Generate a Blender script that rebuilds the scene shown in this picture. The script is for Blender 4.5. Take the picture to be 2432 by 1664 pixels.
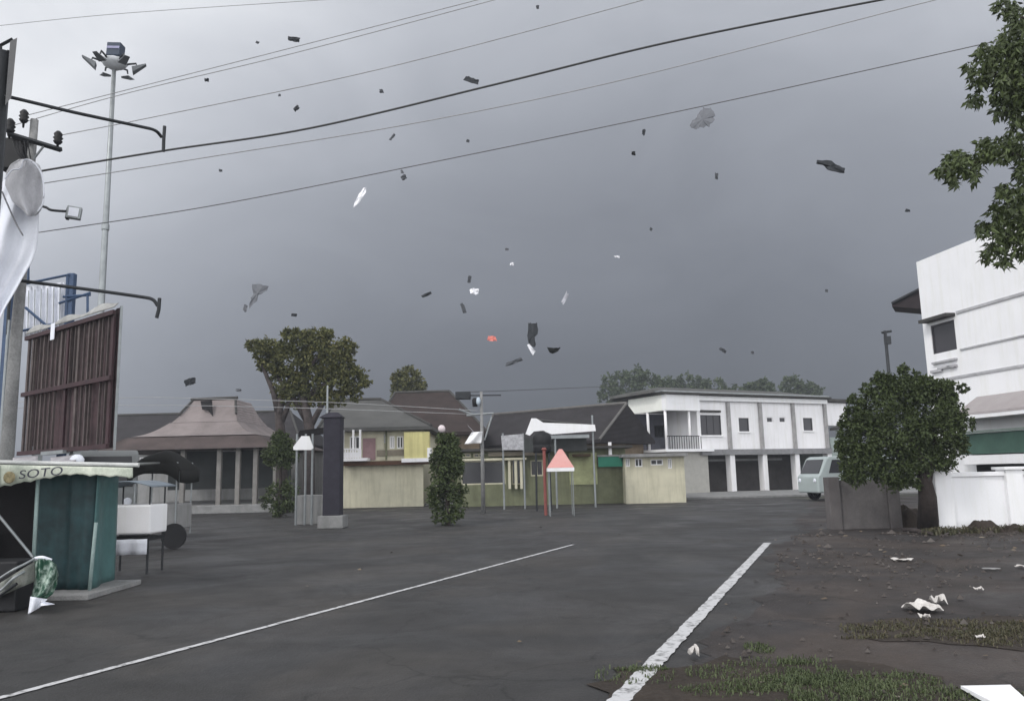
import bpy, bmesh, math, random
from mathutils import Vector, Matrix
random.seed(11)
R = math.radians
for o in list(bpy.data.objects): bpy.data.objects.remove(o)
S = bpy.context.scene
COL = S.collection

# ------------------------------------------------------------------ camera
H = 1.6; F = 1900.0; CX, CY = 1216.0, 832.0
TH = math.atan(290 / 1900.0); RO = 0.024
fwd = Vector((0, math.cos(TH), math.sin(TH)))
r0 = Vector((1, 0, 0)); u0 = Vector((0, -math.sin(TH), math.cos(TH)))
rt = r0 * math.cos(RO) - u0 * math.sin(RO)
up = r0 * math.sin(RO) + u0 * math.cos(RO)
cam = bpy.data.cameras.new('camera'); camo = bpy.data.objects.new('camera', cam); COL.objects.link(camo)
cam.sensor_width = 36; cam.lens = 36 * F / 2432.0; cam.clip_start = 0.1; cam.clip_end = 4000
M = Matrix((rt, up, -fwd)).transposed().to_4x4(); M.translation = Vector((0, 0, H)); camo.matrix_world = M
S.camera = camo
S.render.resolution_x = 1024; S.render.resolution_y = 700

# ------------------------------------------------------------------ world: storm cloud ahead, brighter sky behind and to the left
SUN_EL, SUN_AZ = R(46), R(225)          # azimuth of the light, measured from +Y towards +X
W = bpy.data.worlds.new("World"); S.world = W; W.use_nodes = True
nt = W.node_tree; nt.nodes.clear(); N = nt.nodes.new; L = nt.links.new
out = N('ShaderNodeOutputWorld')
def mth(op, a, b=None, c=None, clamp=False):
    n = N('ShaderNodeMath'); n.operation = op; n.use_clamp = clamp
    for i, v in enumerate((a, b, c)):
        if v is None: continue
        if isinstance(v, (int, float)): n.inputs[i].default_value = v
        else: L(v, n.inputs[i])
    return n.outputs[0]
tc = N('ShaderNodeTexCoord'); sx = N('ShaderNodeSeparateXYZ'); L(tc.outputs['Generated'], sx.inputs[0])
X, Y, Z = sx.outputs
zz = mth('MAXIMUM', Z, 0.0)
g = mth('ADD', mth('MULTIPLY', X, -0.75), mth('MULTIPLY', mth('MULTIPLY', X, X), 2.2))
lnl = mth('ADD', mth('ADD', mth('MULTIPLY', zz, 3.2), -2.25), g)
front = mth('EXPONENT', lnl)
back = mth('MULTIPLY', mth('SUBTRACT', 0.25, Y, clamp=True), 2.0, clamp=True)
mapn = N('ShaderNodeMapping'); mapn.inputs['Scale'].default_value = (1.5, 1.5, 3.2); L(tc.outputs['Generated'], mapn.inputs[0])
no = N('ShaderNodeTexNoise'); no.inputs['Scale'].default_value = 2.2; no.inputs['Detail'].default_value = 7; no.inputs['Roughness'].default_value = 0.55; no.inputs['Distortion'].default_value = 0.6
L(mapn.outputs[0], no.inputs[0])
mott = mth('ADD', mth('MULTIPLY', no.outputs[0], 0.46), 0.77)
lum = mth('MULTIPLY', mth('MINIMUM', front, 0.92), mott)
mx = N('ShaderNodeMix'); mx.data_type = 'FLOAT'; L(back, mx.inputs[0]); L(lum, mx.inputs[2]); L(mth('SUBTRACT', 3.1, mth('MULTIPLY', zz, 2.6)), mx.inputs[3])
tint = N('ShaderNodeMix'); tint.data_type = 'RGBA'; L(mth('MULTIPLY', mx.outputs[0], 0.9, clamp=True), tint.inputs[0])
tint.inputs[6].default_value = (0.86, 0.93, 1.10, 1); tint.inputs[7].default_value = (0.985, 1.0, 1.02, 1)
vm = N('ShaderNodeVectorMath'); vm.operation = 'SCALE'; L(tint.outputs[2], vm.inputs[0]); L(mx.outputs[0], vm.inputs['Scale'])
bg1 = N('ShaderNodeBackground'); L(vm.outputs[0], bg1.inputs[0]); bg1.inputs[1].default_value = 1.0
sky = N('ShaderNodeTexSky'); sky.sky_type = 'NISHITA'; sky.sun_disc = False; sky.sun_elevation = SUN_EL; sky.sun_rotation = SUN_AZ
bg2 = N('ShaderNodeBackground'); L(sky.outputs[0], bg2.inputs[0]); bg2.inputs[1].default_value = 0.06
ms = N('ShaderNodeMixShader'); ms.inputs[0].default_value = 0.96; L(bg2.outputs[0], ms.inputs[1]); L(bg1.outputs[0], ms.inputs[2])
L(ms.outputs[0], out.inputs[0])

sl = bpy.data.lights.new('sun', 'SUN'); sl.energy = 1.5; sl.angle = R(14); sl.color = (1, 0.97, 0.93)
so = bpy.data.objects.new('sun', sl); COL.objects.link(so)
sd = Vector((math.sin(SUN_AZ) * math.cos(SUN_EL), math.cos(SUN_AZ) * math.cos(SUN_EL), math.sin(SUN_EL)))
so.rotation_euler = sd.to_track_quat('Z', 'Y').to_euler(); so.location = (0, 0, 30)
S.view_settings.view_transform = 'Standard'; S.view_settings.look = 'None'; S.view_settings.exposure = 0.0; S.view_settings.gamma = 1.0

# ------------------------------------------------------------------ geometry helpers
def ray(px, py): return rt * ((px - CX) / F) + up * ((CY - py) / F) + fwd
def P(px, py, Yd):
    d = ray(px, py); return Vector((0, 0, H)) + d * (Yd / d.y)
def G(px, py, z=0.0):
    d = ray(px, py); return Vector((0, 0, H)) + d * ((z - H) / d.z)
def hor(px): return 1122 - RO * (px - 1216)

def mat(name, col, rough=0.85, var=0.18, scale=3.0, bump=0.25, metal=0.0, col2=None, fine=40.0, spec=0.3):
    m = bpy.data.materials.new(name); m.use_nodes = True
    t = m.node_tree; b = t.nodes['Principled BSDF']
    b.inputs['Roughness'].default_value = rough; b.inputs['Metallic'].default_value = metal
    b.inputs['Specular IOR Level'].default_value = spec
    c = t.nodes.new('ShaderNodeTexCoord')
    n1 = t.nodes.new('ShaderNodeTexNoise'); n1.inputs['Scale'].default_value = scale; n1.inputs['Detail'].default_value = 6
    n1.inputs['Roughness'].default_value = 0.65
    n2 = t.nodes.new('ShaderNodeTexNoise'); n2.inputs['Scale'].default_value = fine; n2.inputs['Detail'].default_value = 3
    t.links.new(c.outputs['Object'], n1.inputs[0]); t.links.new(c.outputs['Object'], n2.inputs[0])
    r = t.nodes.new('ShaderNodeValToRGB'); r.color_ramp.elements[0].position = 0.3; r.color_ramp.elements[1].position = 0.7
    dk = col2 if col2 else tuple(x * (1 - 2 * var) for x in col)
    lt = tuple(min(1, x * (1 + var * 0.6)) for x in col)
    r.color_ramp.elements[0].color = (*dk, 1); r.color_ramp.elements[1].color = (*lt, 1)
    mixf = t.nodes.new('ShaderNodeMath'); mixf.operation = 'MULTIPLY_ADD'; mixf.inputs[1].default_value = 0.3
    t.links.new(n2.outputs[0], mixf.inputs[0])
    s2 = t.nodes.new('ShaderNodeMath'); s2.operation = 'MULTIPLY'; s2.inputs[1].default_value = 0.7
    t.links.new(n1.outputs[0], s2.inputs[0]); t.links.new(s2.outputs[0], mixf.inputs[2])
    t.links.new(mixf.outputs[0], r.inputs[0]); t.links.new(r.outputs[0], b.inputs['Base Color'])
    if bump:
        bp = t.nodes.new('ShaderNodeBump'); bp.inputs['Strength'].default_value = bump; bp.inputs['Distance'].default_value = 0.02
        t.links.new(n2.outputs[0], bp.inputs['Height']); t.links.new(bp.outputs[0], b.inputs['Normal'])
    return m

def road_mat(name, col, dirt, crack=0.5, rough=(.4, .85), scale=.3):
    m = bpy.data.materials.new(name); m.use_nodes = True; t = m.node_tree; b = t.nodes['Principled BSDF']; Nn = t.nodes.new; Ln = t.links.new
    b.inputs['Specular IOR Level'].default_value = 0.35
    c = Nn('ShaderNodeTexCoord').outputs['Object']
    def noise(sc, det=5, ro=.6, dist=0):
        n = Nn('ShaderNodeTexNoise'); n.inputs['Scale'].default_value = sc; n.inputs['Detail'].default_value = det; n.inputs['Roughness'].default_value = ro
        n.inputs['Distortion'].default_value = dist; Ln(c, n.inputs[0]); return n.outputs[0]
    def ramp(v, p0, p1, c0, c1):
        r = Nn('ShaderNodeValToRGB'); r.color_ramp.elements[0].position = p0; r.color_ramp.elements[1].position = p1
        r.color_ramp.elements[0].color = (*c0, 1); r.color_ramp.elements[1].color = (*c1, 1); Ln(v, r.inputs[0]); return r.outputs[0]
    def mixc(f, a, bb, mode='MIX'):
        q = Nn('ShaderNodeMix'); q.data_type = 'RGBA'; q.blend_type = mode
        if isinstance(f, float): q.inputs[0].default_value = f
        else: Ln(f, q.inputs[0])
        Ln(a, q.inputs[6]); Ln(bb, q.inputs[7]); return q.outputs[2]
    big = noise(scale, 6, .65, .8); mid = noise(2.3, 5); fine = noise(95, 2, .8); fine2 = noise(30, 3, .7)
    base = ramp(mid, .3, .7, tuple(x * .78 for x in col), tuple(x * 1.15 for x in col))
    base = mixc(ramp(big, .46, .62, (0, 0, 0), (1, 1, 1)), base, ramp(mid, .3, .7, dirt, tuple(x * 1.4 for x in dirt)))
    base = mixc(.75, base, ramp(fine, .32, .7, (.45, .45, .45), (1.5, 1.5, 1.5)), 'MULTIPLY')
    vo = Nn('ShaderNodeTexVoronoi'); vo.feature = 'DISTANCE_TO_EDGE'; vo.inputs['Scale'].default_value = .42
    mp = Nn('ShaderNodeVectorMath'); mp.operation = 'ADD'; nv = Nn('ShaderNodeTexNoise'); nv.inputs['Scale'].default_value = 1.4; nv.inputs['Detail'].default_value = 6
    Ln(c, nv.inputs[0]); Ln(c, mp.inputs[0]); Ln(nv.outputs['Color'], mp.inputs[1]); Ln(mp.outputs[0], vo.inputs[0])
    ck = ramp(vo.outputs['Distance'], .0, .012, (1 - crack,) * 3, (1, 1, 1))
    base = mixc(1.0, base, ck, 'MULTIPLY')
    Ln(base, b.inputs['Base Color'])
    mr = Nn('ShaderNodeMapRange'); mr.inputs[1].default_value = .35; mr.inputs[2].default_value = .65; mr.inputs[3].default_value = rough[0]; mr.inputs[4].default_value = rough[1]
    Ln(noise(.55, 5, .6, .5), mr.inputs[0]); Ln(mr.outputs[0], b.inputs['Roughness'])
    bp = Nn('ShaderNodeBump'); bp.inputs['Strength'].default_value = .8; bp.inputs['Distance'].default_value = .015
    Ln(fine2, bp.inputs['Height']); Ln(bp.outputs[0], b.inputs['Normal'])
    return m

def streak(m, amount=.35):
    """rain streaks and mould: stretched noise multiplied onto the base colour"""
    t = m.node_tree; b = t.nodes['Principled BSDF']; src = b.inputs['Base Color'].links[0].from_socket
    c = t.nodes.new('ShaderNodeTexCoord'); mp = t.nodes.new('ShaderNodeMapping'); mp.inputs['Scale'].default_value = (2.6, 2.6, .22)
    n = t.nodes.new('ShaderNodeTexNoise'); n.inputs['Scale'].default_value = 1.5; n.inputs['Detail'].default_value = 7; n.inputs['Roughness'].default_value = .7
    r = t.nodes.new('ShaderNodeValToRGB'); r.color_ramp.elements[0].position = .34; r.color_ramp.elements[1].position = .52
    k = 1 - amount; r.color_ramp.elements[0].color = (k, k, k * .97, 1); r.color_ramp.elements[1].color = (1, 1, 1, 1)
    q = t.nodes.new('ShaderNodeMix'); q.data_type = 'RGBA'; q.blend_type = 'MULTIPLY'; q.inputs[0].default_value = 1
    t.links.new(c.outputs['Object'], mp.inputs[0]); t.links.new(mp.outputs[0], n.inputs[0]); t.links.new(n.outputs[0], r.inputs[0])
    t.links.new(src, q.inputs[6]); t.links.new(r.outputs[0], q.inputs[7]); t.links.new(q.outputs[2], b.inputs['Base Color']); return m

def stripes(m, axis='X', freq=10.0, depth=0.03):
    """corrugation / tile courses / cladding lines as a bump on an existing material"""
    t = m.node_tree; b = t.nodes['Principled BSDF']
    w = t.nodes.new('ShaderNodeTexWave'); w.bands_direction = axis; w.inputs['Scale'].default_value = freq
    w.inputs['Distortion'].default_value = 0.6; w.inputs['Detail'].default_value = 1
    c = t.nodes.new('ShaderNodeTexCoord'); t.links.new(c.outputs['Object'], w.inputs[0])
    bp = t.nodes.new('ShaderNodeBump'); bp.inputs['Strength'].default_value = 0.7; bp.inputs['Distance'].default_value = depth
    t.links.new(w.outputs['Fac'], bp.inputs['Height']); t.links.new(bp.outputs[0], b.inputs['Normal'])
    return m

def leafmat(name, cols, rough=0.6):
    m = bpy.data.materials.new(name); m.use_nodes = True; t = m.node_tree; b = t.nodes['Principled BSDF']
    b.inputs['Roughness'].default_value = rough; b.inputs['Specular IOR Level'].default_value = 0.25
    g = t.nodes.new('ShaderNodeNewGeometry'); r = t.nodes.new('ShaderNodeValToRGB')
    cr = r.color_ramp; cr.elements[0].color = (*cols[0], 1); cr.elements[1].color = (*cols[-1], 1)
    for i, cc in enumerate(cols[1:-1]):
        e = cr.elements.new((i + 1) / (len(cols) - 1)); e.color = (*cc, 1)
    c = t.nodes.new('ShaderNodeTexCoord'); n = t.nodes.new('ShaderNodeTexNoise'); n.inputs['Scale'].default_value = 1.3
    t.links.new(c.outputs['Object'], n.inputs[0])
    mm = t.nodes.new('ShaderNodeMix'); mm.data_type = 'FLOAT'; mm.inputs[0].default_value = 0.55
    t.links.new(g.outputs['Random Per Island'], mm.inputs[2]); t.links.new(n.outputs[0], mm.inputs[3])
    t.links.new(mm.outputs[0], r.inputs[0]); t.links.new(r.outputs[0], b.inputs['Base Color'])
    return m

ORG = {}
class MB:
    def __init__(s): s.v = []; s.f = []
    def quadv(s, pts):
        i = len(s.v); s.v += [Vector(p) for p in pts]; s.f.append(tuple(range(i, i + len(pts)))); return s
    def hexa(s, a, b):
        """a, b: two 4-point loops"""
        i = len(s.v); s.v += [Vector(p) for p in a] + [Vector(p) for p in b]
        s.f += [(i, i+3, i+2, i+1), (i+4, i+5, i+6, i+7)]
        for k in range(4): s.f.append((i + k, i + (k + 1) % 4, i + 4 + (k + 1) % 4, i + 4 + k))
        return s
    def box(s, c, d, rz=0.0, rx=0.0, ry=0.0):
        c = Vector(c); m = Matrix.Rotation(rz, 3, 'Z') @ Matrix.Rotation(ry, 3, 'Y') @ Matrix.Rotation(rx, 3, 'X')
        x, y, z = d[0] / 2, d[1] / 2, d[2] / 2
        lo = [(-x, -y, -z), (x, -y, -z), (x, y, -z), (-x, y, -z)]; hi = [(p[0], p[1], z) for p in lo]
        return s.hexa([c + m @ Vector(p) for p in lo], [c + m @ Vector(p) for p in hi])
    def prism(s, pts, dv):
        """polygon pts extruded by vector dv"""
        n = len(pts); i = len(s.v); dv = Vector(dv)
        s.v += [Vector(p) for p in pts] + [Vector(p) + dv for p in pts]
        s.f += [tuple(range(i, i + n)), tuple(reversed(range(i + n, i + 2 * n)))]
        for k in range(n): s.f.append((i + (k + 1) % n, i + k, i + n + k, i + n + (k + 1) % n))
        return s
    def tube(s, pts, r, n=8, caps=True):
        pts = [Vector(p) for p in pts]; m = len(pts)
        rr = r if isinstance(r, (list, tuple)) else [r] * m
        i0 = len(s.v); ref = None
        for k, p in enumerate(pts):
            t = (pts[min(k + 1, m - 1)] - pts[max(k - 1, 0)]).normalized()
            if ref is None: ref = Vector((0, 0, 1)) if abs(t.z) < 0.9 else Vector((1, 0, 0))
            a = t.cross(ref).normalized(); b = t.cross(a).normalized(); ref = -b if False else ref
            for j in range(n):
                an = 2 * math.pi * j / n
                s.v.append(p + (a * math.cos(an) + b * math.sin(an)) * rr[k])
        for k in range(m - 1):
            for j in range(n):
                a = i0 + k * n + j; b = i0 + k * n + (j + 1) % n
                s.f.append((a, b, b + n, a + n))
        if caps:
            s.f.append(tuple(i0 + j for j in reversed(range(n)))); s.f.append(tuple(i0 + (m - 1) * n + j for j in range(n)))
        return s
    def lathe(s, c, prof, n=14, ax=None):
        """prof: (radius, height) pairs around z through c"""
        c = Vector(c); i0 = len(s.v); q = ax.to_track_quat('Z', 'Y').to_matrix() if ax else Matrix.Identity(3)
        for r_, h_ in prof:
            for j in range(n):
                an = 2 * math.pi * j / n; s.v.append(c + q @ Vector((r_ * math.cos(an), r_ * math.sin(an), h_)))
        for k in range(len(prof) - 1):
            for j in range(n):
                a = i0 + k * n + j; b = i0 + k * n + (j + 1) % n; s.f.append((a, b, b + n, a + n))
        s.f.append(tuple(i0 + j for j in reversed(range(n)))); s.f.append(tuple(i0 + (len(prof) - 1) * n + j for j in range(n)))
        return s
    def grid(s, fn, nu, nv, th=0.0):
        """fn(a, b) -> point, a, b in 0..1; optional thickness vector"""
        i0 = len(s.v)
        for a in range(nu + 1):
            for b in range(nv + 1): s.v.append(Vector(fn(a / nu, b / nv)))
        for a in range(nu):
            for b in range(nv):
                q = i0 + a * (nv + 1) + b; s.f.append((q, q + nv + 1, q + nv + 2, q + 1))
        if th:
            tv = Vector(th); n0 = len(s.v); cnt = (nu + 1) * (nv + 1)
            s.v += [s.v[i0 + k] + tv for k in range(cnt)]
            for a in range(nu):
                for b in range(nv):
                    q = n0 + a * (nv + 1) + b; s.f.append((q, q + 1, q + nv + 2, q + nv + 1))
            def rim(k1, k2): s.f.append((i0 + k2, i0 + k1, n0 + k1, n0 + k2))
            for a in range(nu): rim(a * (nv + 1), (a + 1) * (nv + 1)); rim((a + 1) * (nv + 1) + nv, a * (nv + 1) + nv)
            for b in range(nv): rim(b + 1, b); rim(nu * (nv + 1) + b, nu * (nv + 1) + b + 1)
        return s
    def build(s, name, m, parent=None, loc=None, label=None, smooth=False, bevel=0.0):
        o_ = Vector(ORG[parent.name]) if parent else (Vector(loc) if loc is not None else Vector((0, 0, 0)))
        me = bpy.data.meshes.new(name); me.from_pydata([tuple(v - o_) for v in s.v], [], s.f); me.update()
        me.materials.append(m)
        if smooth:
            for p in me.polygons: p.use_smooth = True
        ob = bpy.data.objects.new(name, me); COL.objects.link(ob)
        if parent: ob.parent = parent
        else: ob.location = o_
        ORG[ob.name] = tuple(o_)
        if label: ob['label'] = label
        if bevel:
            bv = ob.modifiers.new('bevel', 'BEVEL'); bv.width = bevel; bv.segments = 2; bv.limit_method = 'ANGLE'
        return ob
def fixn(ob):
    bm = bmesh.new(); bm.from_mesh(ob.data); bmesh.ops.recalc_face_normals(bm, faces=bm.faces); bm.to_mesh(ob.data); bm.free(); return ob
def thing(name, label, cat, loc, group=None):
    o = bpy.data.objects.new(name, None); COL.objects.link(o); o.location = loc; o.empty_display_size = 0.3
    o['label'] = label; o['category'] = cat
    if group: o['group'] = group
    ORG[o.name] = tuple(loc); return o
def tag(o, label=None, cat=None, group=None, kind=None):
    if label: o['label'] = label
    if cat: o['category'] = cat
    if group: o['group'] = group
    if kind: o['kind'] = kind
    return o
def V(*a): return Vector(a)

class Fac:
    """vertical plane from ground point A to B; d > 0 comes out towards the camera"""
    def __init__(s, A, B):
        s.A = V(A[0], A[1], 0); s.B = V(B[0], B[1], 0); s.L = (s.B - s.A).length; s.u = (s.B - s.A).normalized()
        s.n = V(s.u.y, -s.u.x, 0)
        if s.n.dot(V(0, 0, 0) - s.A) < 0: s.n = -s.n
    def uz(s, px, py):
        d = ray(px, py); o = V(0, 0, H); t = (s.A - o).dot(s.n) / d.dot(s.n); p = o + d * t
        return (p - s.A).dot(s.u), p.z
    def pt(s, u, z, d=0.0): return s.A + s.u * u + s.n * d + V(0, 0, z)
    def box(s, mb, ua, ub, za, zb, da, db):
        lo = [s.pt(ua, za, da), s.pt(ub, za, da), s.pt(ub, za, db), s.pt(ua, za, db)]
        return mb.hexa(lo, [p + V(0, 0, zb - za) for p in lo])
    def rect(s, px0, py0, px1, py1):
        m = (py0 + py1) / 2
        ua, _ = s.uz(px0, m); ub, _ = s.uz(px1, m); mx_ = (px0 + px1) / 2
        _, zb = s.uz(mx_, py0); _, za = s.uz(mx_, py1)
        return ua, ub, za, zb
    def wall(s, mb, ua, ub, za, zb, holes, th):
        us = sorted({ua, ub} | {min(max(h[k], ua), ub) for h in holes for k in (0, 1)})
        zs = sorted({za, zb} | {min(max(h[k], za), zb) for h in holes for k in (2, 3)})
        def solid(i, j):
            if i < 0 or j < 0 or i >= len(us) - 1 or j >= len(zs) - 1: return False
            cu = (us[i] + us[i + 1]) / 2; cz = (zs[j] + zs[j + 1]) / 2
            return not any(h[0] < cu < h[1] and h[2] < cz < h[3] for h in holes)
        for i in range(len(us) - 1):
            for j in range(len(zs) - 1):
                if not solid(i, j): continue
                a, b, c, d = us[i], us[i + 1], zs[j], zs[j + 1]
                mb.quadv([s.pt(a, c), s.pt(b, c), s.pt(b, d), s.pt(a, d)])
                mb.quadv([s.pt(a, c, -th), s.pt(a, d, -th), s.pt(b, d, -th), s.pt(b, c, -th)])
                if not solid(i - 1, j): mb.quadv([s.pt(a, c), s.pt(a, d), s.pt(a, d, -th), s.pt(a, c, -th)])
                if not solid(i + 1, j): mb.quadv([s.pt(b, c), s.pt(b, c, -th), s.pt(b, d, -th), s.pt(b, d)])
                if not solid(i, j - 1): mb.quadv([s.pt(a, c), s.pt(a, c, -th), s.pt(b, c, -th), s.pt(b, c)])
                if not solid(i, j + 1): mb.quadv([s.pt(a, d), s.pt(b, d), s.pt(b, d, -th), s.pt(a, d, -th)])
        return mb
    def window(s, parent, h, mf, mg, fr=0.06, mull=1, bars=0, dep=0.12, label=None):
        ua, ub, za, zb = h; f = MB()
        s.box(f, ua, ub, za, za + fr, -dep, -dep + 0.07); s.box(f, ua, ub, zb - fr, zb, -dep, -dep + 0.07)
        s.box(f, ua, ua + fr, za + fr, zb - fr, -dep, -dep + 0.07); s.box(f, ub - fr, ub, za + fr, zb - fr, -dep, -dep + 0.07)
        for k in range(1, mull + 1):
            c = ua + (ub - ua) * k / (mull + 1); s.box(f, c - fr / 2, c + fr / 2, za + fr, zb - fr, -dep, -dep + 0.06)
        for k in range(1, bars + 1):
            c = za + (zb - za) * k / (bars + 1); s.box(f, ua + fr, ub - fr, c - fr / 3, c + fr / 3, -dep, -dep + 0.05)
        w = f.build('window', mf, parent, label=label)
        g = MB(); s.box(g, ua + fr, ub - fr, za + fr, zb - fr, -dep + 0.01, -dep + 0.025); g.build('pane', mg, w)
        return w

# ------------------------------------------------------------------ materials
asphalt = road_mat('asphalt', (.034, .033, .033), (.041, .038, .036), .45, (.42, .85))
lot_m = road_mat('worn dark asphalt', (.032, .027, .026), (.046, .036, .031), .55, (.5, .95), .45)
soil = mat('soil', (0.045, 0.035, 0.028), 0.95, 0.3, 2, 0.8, fine=18)
ground_m = mat('far ground', (0.075, 0.075, 0.06), 0.95, 0.3, 0.1, 0.3)
paint = mat('road paint', (0.46, 0.46, 0.47), 0.7, 0.22, 7, 0.3, col2=(.12, .12, .12), fine=26)
paint.node_tree.nodes['Color Ramp'].color_ramp.elements[0].position = .36; paint.node_tree.nodes['Color Ramp'].color_ramp.elements[1].position = .50
white = mat('white wall paint', (0.87, 0.86, 0.88), 0.85, 0.05, 0.7, 0.1, col2=(0.78, 0.77, 0.79))
white2 = mat('bright wall paint', (0.84, 0.84, 0.86), 0.85, 0.04, 0.5, 0.1, col2=(0.76, 0.76, 0.78))
cream = mat('cream paint', (0.60, 0.57, 0.44), 0.85, 0.1, 2)
yellow = mat('yellow paint', (0.62, 0.58, 0.27), 0.85, 0.1, 1.5, col2=(0.56, 0.50, 0.24))
pinkw = mat('pink stucco', (0.34, 0.22, 0.23), 0.9, 0.2, 2)
olive = mat('olive paint', (0.17, 0.18, 0.11), 0.85, 0.2, 2)
tan = mat('tan stucco', (0.22, 0.17, 0.12), 0.9, 0.2, 1.5)
greyw = mat('grey render', (0.28, 0.28, 0.28), 0.9, 0.15, 1.5)
streak(white, .1)
for m_ in (cream, greyw, yellow, olive, tan, pinkw): streak(m_, .2)
streak(white2, .06)
concrete = mat('concrete', (0.26, 0.26, 0.26), 0.9, 0.25, 2.5, 0.5)
darkc = mat('dark stone', (0.035, 0.033, 0.045), 0.9, 0.2, 3, 0.5)
dint = mat('near black and painted shade', (0.010, 0.009, 0.010), 0.9, 0.2, 2)  # near-black: painted shade inside the stall, also plain dark parts
glass = mat('dark glass', (0.03, 0.03, 0.035), 0.18, 0.1, 1, 0.0, spec=0.5)
glass2 = mat('tinted panes', (0.055, 0.053, 0.06), 0.35, 0.1, 1, 0.0)
rooftile = stripes(mat('brown roof tiles', (0.045, 0.031, 0.028), 0.85, 0.25, 1.2), 'Z', 4.2, 0.06)
rooftile2 = stripes(mat('charcoal roof tiles', (0.036, 0.032, 0.035), 0.85, 0.25, 1.2), 'Z', 4.2, 0.06)
rooflight = stripes(mat('pinkish weathered roof sheets', (0.29, 0.25, 0.245), 0.8, 0.22, 0.8), 'X', 5, 0.04)
roofgrey = stripes(mat('grey roof sheets', (0.115, 0.115, 0.11), 0.75, 0.2, 0.8), 'X', 5, 0.04)
roofdark = mat('dark roof edge', (0.06, 0.058, 0.055), 0.8, 0.25, 1)
metal = mat('galvanised steel', (0.30, 0.32, 0.33), 0.45, 0.15, 3, 0.1, metal=0.5)
dmetal = mat('dark steel', (0.035, 0.038, 0.042), 0.5, 0.2, 3, 0.1, metal=0.4)
bmetal = mat('blue painted steel', (0.05, 0.085, 0.16), 0.5, 0.2, 3, 0.1)
black = mat('black rubber and plastic', (0.012, 0.012, 0.014), 0.6, 0.2, 3, 0.1)
cable = mat('cable sheath', (0.055, 0.055, 0.055), 0.7, 0.15, 3, 0.0)
cablel = mat('bare wire', (0.34, 0.34, 0.35), 0.6, 0.15, 3, 0.0)
clothw = mat('white cloth', (0.74, 0.76, 0.83), 0.8, 0.06, 2.5, 0.1)
bark = mat('bark', (0.042, 0.033, 0.030), 0.95, 0.3, 8, 0.9, fine=30)
barkp = mat('greyish bark', (0.075, 0.062, 0.06), 0.95, 0.3, 6, 0.9, fine=30)
teal = mat('teal tarpaulin', (0.019, 0.052, 0.058), 0.55, 0.4, 1.6, 0.3, fine=8)
teal2 = mat('light teal tarpaulin', (0.075, 0.165, 0.165), 0.5, 0.2, 1.2, 0.3, fine=8)
greenp = mat('green paint', (0.06, 0.12, 0.095), 0.7, 0.2, 1.5)
greens = mat('bright green board', (0.025, 0.20, 0.13), 0.6, 0.1, 2)
redbr = mat('maroon sheet', (0.075, 0.045, 0.050), 0.7, 0.35, 1.5, 0.4, fine=9)
redbr2 = mat('maroon steel', (0.055, 0.028, 0.033), 0.7, 0.3, 2)
brownst = mat('greyish brown slats', (0.11, 0.088, 0.085), 0.75, 0.3, 3)
signw = mat('pale green printed vinyl', (0.56, 0.58, 0.50), 0.6, 0.3, 3.5, 0.2, col2=(.30, .34, .28))
LF_mid = leafmat('leaves of middle tree', [(0.022, 0.026, 0.013), (0.055, 0.062, 0.022), (0.115, 0.115, 0.04), (0.21, 0.17, 0.07)])
LF_near = leafmat('leaves of near tree', [(0.014, 0.02, 0.009), (0.032, 0.044, 0.016), (0.068, 0.09, 0.032), (0.14, 0.17, 0.08)], 0.45)
LF_bush = leafmat('leaves of round tree', [(0.016, 0.024, 0.008), (0.034, 0.048, 0.016), (0.056, 0.076, 0.026), (0.085, 0.11, 0.045)])
LF_far = leafmat('leaves of far trees', [(0.03, 0.045, 0.025), (0.055, 0.075, 0.035), (0.09, 0.11, 0.05)])
LF_grass = leafmat('grass', [(0.03, 0.032, 0.018), (0.055, 0.056, 0.03), (0.08, 0.07, 0.042), (0.12, 0.105, 0.07)])
LF_litter = leafmat('fallen leaves', [(0.05, 0.04, 0.03), (0.12, 0.09, 0.06), (0.3, 0.28, 0.25)])

# ------------------------------------------------------------------ setting
def sheet(name, pts, z, m, kind='structure'):
    mb = MB(); mb.quadv([V(p[0], p[1], z) for p in pts]); o = mb.build(name, m); tag(o, kind=kind); return o
sheet('ground', [(-1500, -300), (1500, -300), (1500, 2500), (-1500, 2500)], -0.012, ground_m)
sheet('road', [(-60, -12), (14, -12), (14, 46), (-60, 46)], 0.0, asphalt)
# worn lot to the right of the edge line
ex = lambda y: 0.85 + 0.40 * (y - 6.0)
_r = random.Random(2); edge_ = []
for k in range(230):
    y_ = -6 + k * .2; edge_.append((ex(y_) + .35 + .22 * math.sin(y_ * .7) + _r.uniform(-.09, .09) + .12 * math.sin(y_ * 2.9), y_))
sheet('dirt_lot', [(40, 39.8), (40, -6)][::-1] + edge_[::-1], 0.004, lot_m)
def strip(name, p, q, w, z, m):
    p = V(p[0], p[1], z); q = V(q[0], q[1], z); d = (q - p).normalized(); nrm = V(-d.y, d.x, 0) * w / 2
    mb = MB(); n = 240; rj = random.Random(len(name)); js = [(rj.uniform(.8, 1.08), rj.uniform(.8, 1.08)) for _ in range(n + 1)]
    for k in range(n):
        a = p.lerp(q, k / n); b = p.lerp(q, (k + 1) / n)
        j0, j1 = js[k], js[k + 1]; mb.quadv([a - nrm * j0[0], b - nrm * j1[0], b + nrm * j1[1], a + nrm * j0[1]])
    o = mb.build(name, m); tag(o, kind='structure'); return o
gl0, gl1 = G(0, 1658), G(500, 1524)
dl = (gl1 - gl0)
strip('lane_marking', gl0 - dl * 1.5, gl0 + dl * 6, 0.085, 0.008, paint)
gr0, gr1 = G(1472, 1664), G(1560, 1570)
dr = (gr1 - gr0)
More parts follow.
